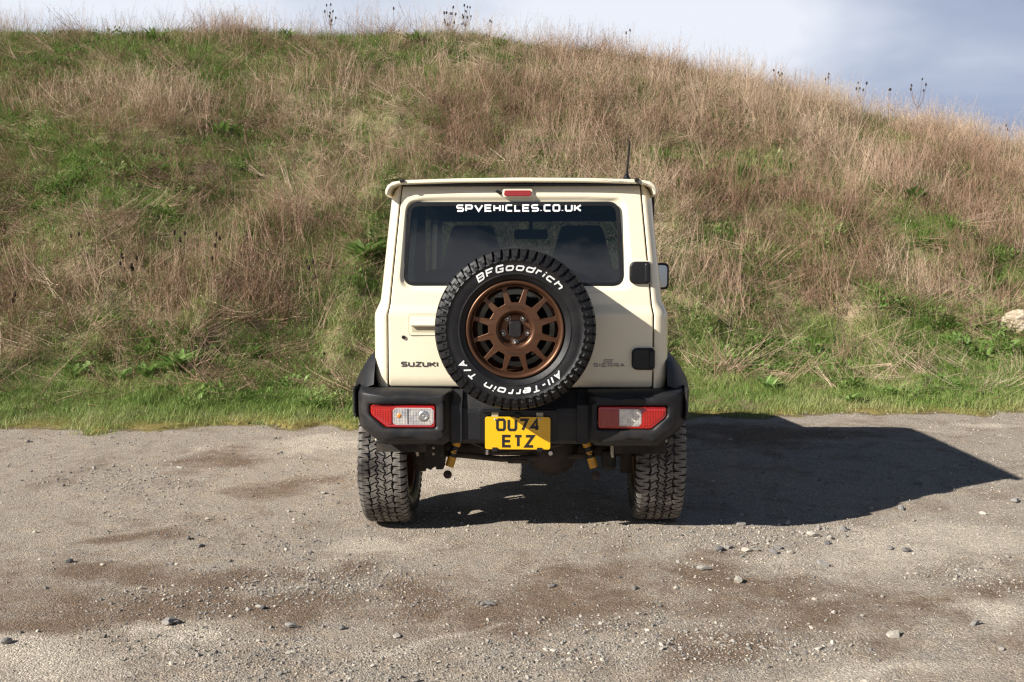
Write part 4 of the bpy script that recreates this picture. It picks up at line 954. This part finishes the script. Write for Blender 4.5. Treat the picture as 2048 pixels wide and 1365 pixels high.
# number plate
YELP, t, b = principled('yellow_reflective_plate'); b.inputs['Base Color'].default_value = (.84, .45, .002, 1); b.inputs['Roughness'].default_value = .35; b.inputs['Coat Weight'].default_value = .6
PX0, PZ0 = -.156, .437
mb = MB(); prism(mb, rrect(PX0, PZ0, PX0+.297, PZ0+.149, .012), .030, .040, .001, 2); PL = mb.build('number_plate', YELP, CAR)
mb = MB(); q = .0023
lettering(mb, 'OU74', .200, .0590, .0124, gap=.60, thick=.0006, mapf=lambda u, v, h: (PX0+.050+u, .0298-h, PZ0+.0835+v))
lettering(mb, 'ETZ', .148, .0590, .0124, gap=.60, thick=.0006, mapf=lambda u, v, h: (PX0+.077+u, .0298-h, PZ0+.0085+v))
mb.build('registration_number', simple('plate_black', (.012, .012, .012), .5), PL)
for x, z, s_ in ((-.111, .429, (.024, .012, .018)), (.092, .429, (.024, .012, .018)), (-.009, .583, (.020, .012, .022))):
    mb = MB(); box(mb, (x, .027, z+.008), s_, .002); mb.build('plate_clip', BLK, PL)
for x in (-.110, .093):
    mb = MB(); lathe(mb, [(0, -.002), (.004, -.002), (.005, 0)], 12, 'y', (x, .0295, .574)); mb.build('plate_screw', STEEL, PL)
for x in (-.111, .093):
    mb = MB(); box(mb, (x, .048, .594), (.032, .012, .024), .003); mb.build('plate_light', ZINC, BC)

# --- wheels: built round their own centre, axle along local Y, outer face towards -Y
RT = .352; TW = .1155
def tyre_profile():
    return [(.200, -.080), (.212, -.092), (.225, -.103), (.238, -.1085), (.2395, -.1110), (.2425, -.1115), (.244, -.1102), (.250, -.1125), (.280, -.1155), (.296, -.1142), (.2975, -.1165), (.300, -.1165), (.3015, -.1138), (.305, -.1130), (.325, -.1060), (.338, -.0930), (.3425, -.075), (.3435, -.04), (.3435, 0), (.3435, .04), (.3425, .075), (.338, .093), (.325, .106), (.305, .113), (.28, .1155), (.25, .1125), (.225, .103), (.212, .092), (.200, .080)]
mb = MB(); lathe(mb, tyre_profile(), 120, 'y'); ME_TYRE = mb.mesh('tyre', [RUB])
def wrap(th, r, y): return (r*math.cos(th), y, r*math.sin(th))
def tread_mesh(mtop, mgroove, name):
    mb = MB(); NP = 56; dth = 2*PI/NP
    for k in range(NP):
        t0 = k*dth
        for sg in (-1, 1):                                   # shoulder lugs, alternating long and short
            off = .5*dth if sg > 0 else 0
            for j, (aw, ra, vi) in enumerate(((.43, .292, .0595), (.36, .308, .0635))):
                ta = t0+off+dth*(.02+.53*j); tb = ta+dth*aw
                sec = [(.3415, vi-.002), (RT-.0005, vi-.002), (RT, vi+.006), (RT-.002, .094), (.343, .108), (.333, .1135), (ra+.01, .1195), (ra, .1145), (.325, .104)]
                sk = [-.12, -.12, -.06, .06, .1, .14, .2, .2, .1]
                vs = [wrap((ta if e == 0 else tb)+sk[i]*dth*(1 if j else -.6), r, sg*y) for e in (0, 1) for i, (r, y) in enumerate(sec)]
                K = len(sec); mb.add(vs, [(i, (i+1) % K, K+(i+1) % K, K+i) for i in range(6)], 0); mb.add(vs, [(i, (i+1) % K, K+(i+1) % K, K+i) for i in range(6, K)], 0)
                mb.add(vs, [tuple(range(K)), tuple(range(K, 2*K))], 1)
                # sipe: a thin dark slot cut line as a shallow strip
                tm = (ta+tb)/2; mb.add([wrap(tm-.0016, RT+.0004, sg*.062), wrap(tm+.0016, RT+.0004, sg*.062), wrap(tm+.0016+.004, RT-.0006, sg*.090), wrap(tm-.0016+.004, RT-.0006, sg*.090)], [(0, 1, 2, 3)], 1)
    NC = 54; dc = 2*PI/NC
    tri = lambda q: 4*abs((q % 1)-.5)-1
    groove = [lambda u: -.0545+.0045*tri(u/dc/2+.25), lambda u: -.0185+.0075*tri(u/dc/1+.0), lambda u: .0185+.0075*tri(u/dc/1+.45), lambda u: .0545+.0045*tri(u/dc/2+.7)]
    for col in range(3):
        gl_, gr_ = groove[col], groove[col+1]; ph = (0, .5, .22)[col]; sl = (1, -1, 1)[col]; mid = (-.0365, 0, .0365)[col]
        cut = lambda v: sl*(.0050*math.sin((v-mid)/.0185*2.4)+.16*(v-mid))/RT
        for k in range(NC):
            ua = (k+ph)*dc; ub = ua+dc; L = []; Rr = []
            for q in (0, .25, .5, .75, 1): L.append((ua+q*dc, gl_(ua+q*dc))); Rr.append((ua+q*dc, gr_(ua+q*dc)))
            vL0, vL1, vR0, vR1 = L[0][1], L[-1][1], Rr[0][1], Rr[-1][1]
            pts = [(u+cut(v), v) for u, v in L]+[(ub+cut(vL1+(vR1-vL1)*q), vL1+(vR1-vL1)*q) for q in (.25, .5, .75)]+[(u+cut(v), v) for u, v in Rr[::-1]]+[(ua+cut(vR0+(vL0-vR0)*q), vR0+(vL0-vR0)*q) for q in (.25, .5, .75)]
            pts = inset([((u-ua)*RT, v) for u, v in pts], .0031); N = len(pts)
            dr = random.uniform(-.0006, 0)
            vs = [wrap(ua+u/RT, RT+dr, v) for u, v in pts]+[wrap(ua+u/RT, .341, v) for u, v in pts]
            mb.add(vs, [tuple(range(N))], 0); mb.add(vs, [(i, (i+1) % N, N+(i+1) % N, N+i) for i in range(N)], 1)
            for sv in (-.0085, .0085):
                a0 = ua+dc*(.33 if sv < 0 else .67)
                mb.add([wrap(a0-.0012, RT+.0004, mid+sv-.006), wrap(a0+.0012, RT+.0004, mid+sv-.006), wrap(a0+.0012+.006*sl, RT+.0004, mid+sv+.006), wrap(a0-.0012+.006*sl, RT+.0004, mid+sv+.006)], [(0, 1, 2, 3)], 1)
    return mb.mesh(name, [mtop, mgroove])
ME_TREAD = tread_mesh(WORN, GROOVE, 'tread'); ME_TREADN = tread_mesh(RUB, RUB, 'tread')
# rim face: twelve trapezoid openings
def rim_mesh():
    mb = MB(); yo = -.052
    lathe(mb, [(.205, -.085), (.2125, -.0975), (.2125, -.1015), (.205, -.1025), (.198, -.0975), (.194, -.088), (.190, -.070), (.188, yo+.004), (.180, -.03), (.172, .02), (.178, .085), (.205, .095)], 96, 'y')
    holes = []
    for k in range(12):
        a0 = PI/2+k*PI/6
        tr = [(.118, -.0160), (.118, .0160), (.182, .0395), (.1890, .0), (.182, -.0395)]
        tr = [(r*math.cos(0)-0, w_) for r, w_ in tr]
        pl = rpoly([(x*math.cos(a0)-y*math.sin(a0), x*math.sin(a0)+y*math.cos(a0)) for x, y in tr], [.006, .006, .009, .02, .009], 3); holes.append(pl)
    circ = [(.1915*math.cos(a_), .1915*math.sin(a_)) for a_ in np.linspace(0, 2*PI, 97)[:-1]]; bore = [(.082*math.cos(a_), .082*math.sin(a_)) for a_ in np.linspace(0, 2*PI, 49)[:-1]]
    v2, f2 = sheet_with_holes(circ, [bore]+holes, .022, .0022)
    mb.add([(x, yo-.012-w_-.012*math.cos(min(1, max(0, (math.hypot(x, z)-.08)/.11))*PI/2), z) for x, z, w_ in v2], f2, 0, False)
    lathe(mb, [(.0835, -.078), (.078, -.077), (.072, -.070), (.066, -.055), (.060, -.050), (.040, -.049), (.034, -.052), (.034, -.02), (.0, -.02)], 64, 'y')
    return mb.mesh('rim', [BRONZE])
ME_RIM = rim_mesh()
mb = MB()
for k in range(5):
    pass
def nut_mesh():
    mb = MB(); lathe(mb, [(0, -.012), (.004, -.0125), (.0065, -.010), (.0075, -.006), (.0085, 0), (.0085, .01)], 6, 'y', smooth=False); lathe(mb, [(.0105, 0.002), (.0125, -.001), (.0125, .004)], 20, 'y'); return mb.mesh('wheel_nut', [STEEL])
ME_NUT = nut_mesh()
mb = MB(); prism(mb, rpoly([(-.027, -.028), (-.018, -.036), (.018, -.036), (.027, -.028), (.027, .028), (.018, .036), (-.018, .036), (-.027, .028)], .006, 3), -.078, -.03, .006, 3); lathe(mb, [(.0, -.034), (.045, -.034), (.045, -.028)], 32, 'y'); ME_CAP = mb.mesh('hub_cap', [BLK])
def arc_text(text, amid, r0, W, H, th, top=True, **k):
    """letters round the sidewall; amid angle of the middle, seen from outside"""
    prof = sorted([(r, y) for r, y in tyre_profile() if y < 0]); rs = [p[0] for p in prof]; ys_ = [p[1] for p in prof]; res = []
    def mf(u, v, h):
        rr = r0+v; a_ = amid-(u-W/2)/(r0+H*.5)
        return (rr*math.cos(a_), float(np.interp(rr, rs, ys_))-.0006-h, rr*math.sin(a_))
    for ci, ch in enumerate(text):
        if ch == ' ': continue
        mb = MB(); lettering(mb, text, W, H, th, mapf=mf, thick=.0012, only=ci, **k); res.append(mb.mesh('raised_letter', [RAISEDW]))
    return res
TXT = [arc_text('BFGoodrich', math.radians(85), .255, .402, .032, .0068, gap=.58, slant=.22),
       arc_text('All-Terrain', math.radians(279.5), .255, .362, .031, .0066, gap=.58, slant=.22),
       arc_text('T/A', math.radians(221), .255, .098, .031, .0066, gap=.58, slant=.22)]
ETCH = simple('dark_etched_letters', (.03, .012, .006), .6); ME_RT = []
for a0 in (PI/2, -PI/2):
    mb = MB()
    def mf(u, v, h, a0=a0):
        rr = .1035+v-.006; a_ = a0-(u-.0375)/.105
        return (rr*math.cos(a_), -.0905-h*.5, rr*math.sin(a_))
    lettering(mb, 'MO Corse', .075, .010, .0014, mapf=mf, gap=.35, thick=.0006); ME_RT.append(mb.mesh('rim_lettering', [ETCH]))
def wheel(name, loc, rot, spin, tread, sub=True, extra=None):
    o = link(name, ME_TYRE, CAR, loc); o.rotation_euler = rot
    def ch(nm, me_, l=(0, 0, 0), r=spin):
        q_ = link(nm, me_, o, l); q_.rotation_euler = (0, r, 0); return q_
    ch('tread', tread); ch('rim', ME_RIM); ch('hub_cap', ME_CAP, r=0)
    for ms in TXT:
        for me_ in ms: ch('raised_letter', me_)
    for me_ in ME_RT: ch('rim_lettering', me_)
    for k in range(5):
        a_ = -PI/2+k*2*PI/5; rr = .058
        q_ = link('wheel_nut', ME_NUT, o, (rr*math.cos(a_), -.054, rr*math.sin(a_))); q_.rotation_euler = (0, random.random(), 0)
    return o
SP = wheel('spare_wheel', (-.013, -.050, .995), (0, 0, 0), 0, ME_TREADN)
for sgn in (-1, 1):
    for y in (.55, 2.80):
        z = .322 if (sgn < 0 and y < 1) else .348
        wheel('road_wheel', (sgn*(.785-.1185), y, z), (0, 0, -PI/2 if sgn < 0 else PI/2), random.random()*6, ME_TREAD)
mb = MB(); box(mb, (-.013, .055, 1.0), (.20, .12, .26), .01); tube(mb, [(-.013, -.05, 1.0), (-.013, .09, 1.0)], .06, 20); lathe(mb, [(0.0, 0), (.15, 0), (.15, .01)], 40, 'y', (-.013, -.035, .995)); mb.build('spare_wheel_carrier', BLK, CAR)
for a_ in (1.5, .75, 2.4, 4.0, 5.3):
    mb = MB(); lathe(mb, [(0, -.008), (.006, -.007), (.008, 0)], 12, 'y', (-.013+.15*math.cos(a_)*.9, -.046, .995+.15*math.sin(a_)*.9)); mb.build('carrier_bolt', STEEL, CAR)

# --- running gear underneath
mb = MB(); tube(mb, [(-.56, .55, .348), (.56, .55, .348)], .038, 14); lathe(mb, [(0, -.15), (.05, -.145), (.10, -.11), (.125, -.06), (.13, 0), (.12, .08), (.06, .14)], 28, 'y', (.15, .55, .345))
for sgn in (-1, 1): lathe(mb, [(.0, 0), (.12, 0), (.12, .05), (.0, .05)], 24, 'x', (sgn*.52-.025, .55, .345))
AX = mb.build('rear_axle', RUST, CAR)
mb = MB(); lathe(mb, [(0, -.012), (.011, -.012), (.013, -.006), (.013, .006)], 8, 'y', (.142, .395, .352), smooth=False); mb.build('filler_plug', STEEL, AX)
mb = MB(); tube(mb, [(-.46, .42, .345), (-.30, .415, .335), (-.1, .42, .315), (.30, .44, .330), (.47, .45, .41)], .015, 8); box(mb, (-.02, .42, .305), (.10, .03, .02), .004); tube(mb, [(-.25, .36, .41), (-.12, .36, .355), (.03, .36, .37), (.2, .37, .40)], .007, 6); mb.build('panhard_rod', RUST, CAR)
mb = MB(); tube(mb, [(-.168, .345, .352), (-.168, .345, .376)], .010, 8); mb.build('pipe_clip', STEEL, CAR)
mb = MB()
for sgn in (-1, 1): box(mb, (sgn*.42, 1.7, .47), (.08, 2.9, .10), .01)
box(mb, (0, .36, .455), (.9, .10, .07), .01); box(mb, (0, 1.5, .455), (.8, .10, .08), .01); mb.build('chassis_frame', UNDER, CAR)
mb = MB(); box(mb, (.12, 1.9, .40), (.34, .7, .20), .04); tube(mb, [(.12, .55, .36), (.10, 1.6, .40)], .03, 10); mb.build('gearbox', UNDER, CAR)
mb = MB(); tube(mb, [(.40, .45, .46), (.41, 1.0, .45), (.38, 1.6, .44)], [.07, .07, .03], 14); mb.build('silencer', RUST, CAR)
for sgn in (-1, 1):
    x0, x1 = sgn*.302, sgn*.362; y0 = .36; P0 = Vector((x0, y0, .455)); P1 = Vector((x1, y0-.01, .262)); D = P1-P0
    pt = lambda k: tuple(P0+D*k)
    mb = MB(); tube(mb, [pt(0), pt(.85)], .021, 18); SH = mb.build('shock_absorber', YEL, CAR)
    mb = MB(); tube(mb, [pt(.33), pt(.60)], .0216, 18); tube(mb, [pt(-.05), pt(.06)], .030, 18); mb.build('shock_band', BLK, SH)
    mb = MB(); d = Vector((1, 0, -.1)); c0 = P0+D*.46
    for (u0, v0, u1, v1) in ((-.014, -.006, .004, .004), (-.006, -.012, .012, -.004), (.0, .0, .014, .008)):
        mb.add([(c0.x+u0, c0.y-.0222, c0.z+v0), (c0.x+u1, c0.y-.0222, c0.z+v0+.004), (c0.x+u1, c0.y-.0222, c0.z+v1), (c0.x+u0, c0.y-.0222, c0.z+v1-.002)], [(0, 1, 2, 3)])
    mb.build('shock_emblem', YEL, SH)
    mb = MB(); tor = [(P1.x+.015*math.cos(a_), P1.y, P1.z-.012+.015*math.sin(a_)) for a_ in np.linspace(0, 2*PI, 17)]; tube(mb, tor, .0065, 8, cap=False); lathe(mb, [(0, -.008), (.012, -.008), (.012, .008)], 14, 'y', (P1.x, P1.y, P1.z-.012)); mb.build('shock_eye', RUST, SH)
# hanging spring bracket on the left, drop links
mb = MB(); prism(mb, rpoly([(-.462, .43), (-.380, .43), (-.372, .33), (-.378, .285), (-.412, .283), (-.416, .30), (-.440, .281), (-.478, .300), (-.470, .33)], .005, 2), .30, .38, .003, 1); BK = mb.build('spring_bracket', UNDER, CAR)
for z in (.392, .362):
    mb = MB(); lathe(mb, [(0, -.004), (.007, -.004), (.008, 0)], 10, 'y', (-.425, .298, z)); mb.build('bracket_bolt', ZINC, BK)
mb = MB(); box(mb, (.425, .36, .33), (.07, .08, .10), .02); mb.build('spring_seat', UNDER, CAR)
for x in (-.488, .432):
    mb = MB(); tube(mb, [(x, .19, .45), (x-.001, .19, .39), (x+.002, .19, .372)], [.009, .008, .006], 10); mb.build('towing_hook', ZINC, CAR)
mb = MB(); box(mb, (-.530, .2, .441), (.026, .04, .018), .003); box(mb, (-.463, .2, .441), (.03, .04, .018), .003); mb.build('hook_bracket', ZINC, CAR)
for sgn in (-1, 1):
    for yc in (.55, 2.80):
        mb = MB(); vs = []; As = np.linspace(0, PI, 15)
        for x in (.44, .675): vs += [(sgn*x, yc+.41*math.cos(a_), .40+.40*math.sin(a_)) for a_ in As]
        K = len(As); mb.add(vs, [(k, k+1, K+k+1, K+k) for k in range(K-1)], 0, True); mb.build('wheel_arch_liner', UNDER, CAR)
    mb = MB(); box(mb, (sgn*.655, 1.68, .455), (.05, 1.36, .05), .01); mb.build('sill', PLAS, CAR)
# ------------------------------------------------------------------ plants one can tell apart
M_TEA = simple('teasel_head_bristles', (.035, .022, .015), .95, bump=.8, bscale=400, var=.3)
def head_mesh():
    mb = MB(); pr = [(.001, -.032), (.010, -.026), (.016, -.012), (.0175, .004), (.014, .020), (.008, .032), (.0, .036)]; lathe(mb, pr, 10, 'z')
    for _ in range(70):
        a_ = random.random()*2*PI; h = random.uniform(-.026, .030); r = .016*math.sqrt(max(.1, 1-(h/.036)**2)); d = Vector((math.cos(a_), math.sin(a_), .5)).normalized()
        p = Vector((r*math.cos(a_)*.8, r*math.sin(a_)*.8, h)); q_ = p+d*random.uniform(.006, .012); s_ = Vector((-math.sin(a_), math.cos(a_), 0))*.0014
        mb.add([p-s_, p+s_, q_], [(0, 1, 2)])
    for k in range(7):
        a_ = k*.9; d = Vector((math.cos(a_), math.sin(a_), .7)); p = Vector((0, 0, -.03)); q_ = p+d*.045; s_ = Vector((-math.sin(a_), math.cos(a_), 0))*.0018
        mb.add([p-s_, p+s_, q_], [(0, 1, 2)])
    return mb.mesh('seed_head', [M_TEA])
ME_HEAD = head_mesh()
def teasel(heads, label, hmin=.9):
    """heads: places of the seed heads in the photograph; the plant stands where its stem meets the ground below them"""
    mx = sum(h[0] for h in heads)/len(heads); my = max(h[1] for h in heads)
    return heads
def teasel_plant(px, base_py, hpx, label, group, yfix=None, hs=1.3):
    """stem foot at (px, base_py) of the photograph; heads given as offsets (pixels) above it, turned into metres"""
    if yfix is None: x, y, z = hit(px, base_py)
    else:
        d = px_dir(px, base_py); tt = (yfix-CAM_Y)/d[1]; x = d[0]*tt; y = yfix; z = float(bank_surface(np.array([x]), np.array([y]))[0])
    o = thing('teasel_plant', label, 'teasel plant', (x, y, z-.03), 0, group)
    dist = math.hypot(x, y-CAM_Y); m = dist/FPX; mb = MB(); top = max(h[1] for h in hpx)
    fork = Vector((0, 0, top*m*.45)); tube(mb, [(0, 0, 0), tuple(fork*.5+Vector((.01, 0, 0))), tuple(fork)], [.006, .005, .0045], 6); tips = []
    for dx, dz in hpx:
        tip = Vector((dx*m, random.uniform(-.12, .12), max(.10, dz*m))); b0 = fork*min(1, tip.z/fork.z*.7) if fork.z > 0 else fork
        mid = b0.lerp(tip, .5)+Vector((dx*m*.22, 0, -.03)); tube(mb, [tuple(b0), tuple(mid), tuple(tip)], [.0040, .0032, .0028], 5); tips.append(tip)
    mb.build('stem', M_STEM, o)
    for tp in tips:
        q_ = link('seed_head', ME_HEAD, o, tuple(tp+Vector((0, 0, .03)))); k = hs*random.uniform(.85, 1.15); q_.scale = (k, k, k); q_.rotation_euler = (random.gauss(0, .15), random.gauss(0, .15), random.random()*6)
    return o
GT = 'teasels standing on the ridge'; GS = 'teasels on the slope'
RY = 13.9
TE = [(661, [(-6, 63), (2, 64), (-8, 49), (-3, 45), (0, 49), (7, 50), (9, 42), (1, 37)], 'teasel on the ridge, leftmost tall one against the grey cloud'),
 (788, [(0, 55)], 'single teasel head on the ridge between the two big teasels'),
 (898, [(8, 62), (-5, 50), (2, 50), (-9, 48), (13, 47), (-9, 38), (-8, 32), (-3, 28), (10, 32), (6, 46)], 'many headed teasel on the ridge, left one of the touching pair'),
 (930, [(-1, 68), (5, 65), (10, 65), (2, 57), (12, 46), (-5, 53), (5, 43), (-6, 34), (-3, 44)], 'many headed teasel on the ridge, right one of the touching pair'),
 (978, [(2, 40), (5, 41), (-5, 12), (0, 12)], 'small teasel just right of the many headed pair'),
 (1255, [(-3, 58), (3, 60)], 'two headed teasel on the ridge above the car aerial'),
 (1560, [(-12, 40), (-4, 35), (2, 32), (5, 34)], 'low teasel where the ridge starts to fall, right of centre'),
 (1655, [(-2, 48), (4, 46), (-2, 42)], 'teasel on the falling ridge with three close heads'),
 (1722, [(-11, 46), (6, 46), (-2, 39), (-7, 39), (3, 35)], 'five headed teasel on the falling ridge'),
 (1776, [(-3, 44), (3, 46)], 'two headed teasel on the falling ridge at right'),
 (1834, [(2, 70), (-10, 62), (-9, 56), (13, 62), (11, 52)], 'tallest teasel on the falling ridge at right'),
 (2008, [(-6, 16), (0, 20), (8, 14)], 'teasel low on the ridge at the far right edge')]
OLD = [(0, 74), (1348, 137), (1519, 176), (1690, 214), (1861, 247), (2031, 284)]
for px, hp, lab in TE:
    if px > 1400:
        up_px = float(np.interp(px, [a for a, _ in SKY_PX], [b_ for _, b_ in SKY_PX])-np.interp(px, [a for a, _ in OLD], [b_ for _, b_ in OLD])); hp = [(dx, dz+up_px) for dx, dz in hp]
    # ridge height at that column in the photograph
    teasel_plant(px, float(np.interp(px, [a for a, _ in SKY_PX], [b_ for _, b_ in SKY_PX])), hp, lab, GT, RY, .85)
for px, py, hp, lab in [(262, 620, [(-18, 95), (-8, 98), (10, 92), (-12, 82), (-14, 70)], 'dark teasel on the left slope, tallest of its brown patch'),
 (272, 632, [(0, 90), (1, 84)], 'thin two headed teasel behind the left brown patch'),
 (430, 580, [(5, 106), (14, 98), (2, 84), (-10, 60), (-22, 54)], 'dark teasel right of centre of the left slope'),
 (365, 560, [(-10, 85), (3, 84), (-2, 72)], 'low dark teasel in the middle of the left slope'),
 (150, 540, [(-8, 60), (6, 64)], 'small teasel near the left edge on the slope'),
 (618, 620, [(-5, 92), (9, 92), (5, 80), (10, 62)], 'teasel on the slope just left of the car'),
 (25, 660, [(-2, 60), (4, 50)], 'teasel at the very left edge on the slope')]:
    teasel_plant(px, py, hp, lab, GS, None, .85)
def leafy(px, py, n, L, W, label, cat='dock plant', name='dock_plant', up0=.5, up1=1.35, mat=None, gr=None):
    x, y, z = hit(px, py); mb = MB(); sh = []
    for _ in range(n): leaf(mb, sh, (random.gauss(0, L*.12), random.gauss(0, L*.12), random.uniform(0, .03)), random.random()*2*PI, L*random.uniform(.55, 1.15), W*random.uniform(.7, 1.2), random.uniform(up0, up1), .5, 5)
    o = link(name, None) if False else None
    me = bpy.data.meshes.new(name); me.from_pydata(mb.v, [], mb.f); me.materials.append(mat or M_LEAFT); me.polygons.foreach_set('use_smooth', [True]*len(me.polygons)); set_attr(me, 'shade', sh); me.update()
    o = link(name, me, None, (x, y, z-.01)); return tag(o, label, cat, gr)
M_LEAFT, t, b = principled('bright_dock_leaves'); g = t.node('ShaderNodeAttribute', attribute_name='shade').outputs['Fac']
c = t.ramp(g, [(0, (.11, .21, .04)), (.5, (.19, .32, .075)), (1, (.31, .43, .15))]); t.link(c, b.inputs['Base Color']); b.inputs['Roughness'].default_value = .45
tr = t.node('ShaderNodeBsdfTranslucent'); t.link(c, tr.inputs['Color']); mx = t.node('ShaderNodeMixShader'); mx.inputs[0].default_value = .3
oo = [n_ for n_ in t.n if n_.type == 'OUTPUT_MATERIAL'][0]; t.link(b.outputs[0], mx.inputs[1]); t.link(tr.outputs[0], mx.inputs[2]); t.link(mx.outputs[0], oo.inputs['Surface'])
GD = 'leafy docks on the bank'
for px, py, n_, L, W, lab in [(298, 722, 34, .24, .055, 'bright dock at the foot of the left bank, upper one of the row'), (358, 740, 40, .27, .06, 'bright dock at the foot of the left bank, middle of the row'), (296, 758, 30, .22, .055, 'bright dock below the upper one of the left row'),
  (505, 722, 26, .24, .05, 'bright dock at the right end of the left row'), (160, 755, 26, .26, .05, 'bright dock at the left end of the left row'), (240, 765, 20, .2, .04, 'small dock low in the left row'), (725, 520, 60, .34, .075, 'large dark green leafy plant beside the car roof, left'),
  (745, 495, 34, .30, .07, 'leafy plant touching the left side of the car body'), (1303, 334, 30, .26, .06, 'left leafy plant of the pair above the aerial'), (1335, 334, 34, .28, .065, 'right leafy plant of the pair above the aerial'), (1352, 375, 24, .22, .05, 'pale leafy plant right of the car roof'), (1068, 302, 28, .30, .06, 'leafy plant on the bank above the middle of the car roof'),
  (925, 338, 20, .24, .05, 'leafy plant just above the car roof, left of centre'), (1822, 405, 34, .30, .06, 'leafy plant high on the right slope'), (440, 275, 30, .34, .07, 'leafy plant on the upper left slope'), (310, 88, 60, .30, .06, 'dark leafy bush on the ridge at upper left'), (575, 84, 70, .30, .06, 'leafy bush on the ridge left of the tall teasel'),
  (830, 92, 90, .30, .06, 'wide leafy bush on the ridge in the middle'), (1540, 780, 24, .16, .035, 'low weed in the right verge'), (1700, 806, 20, .14, .03, 'low weed near the gravel edge at right')]:
    leafy(px, py, n_, L, W, lab, gr=GD)
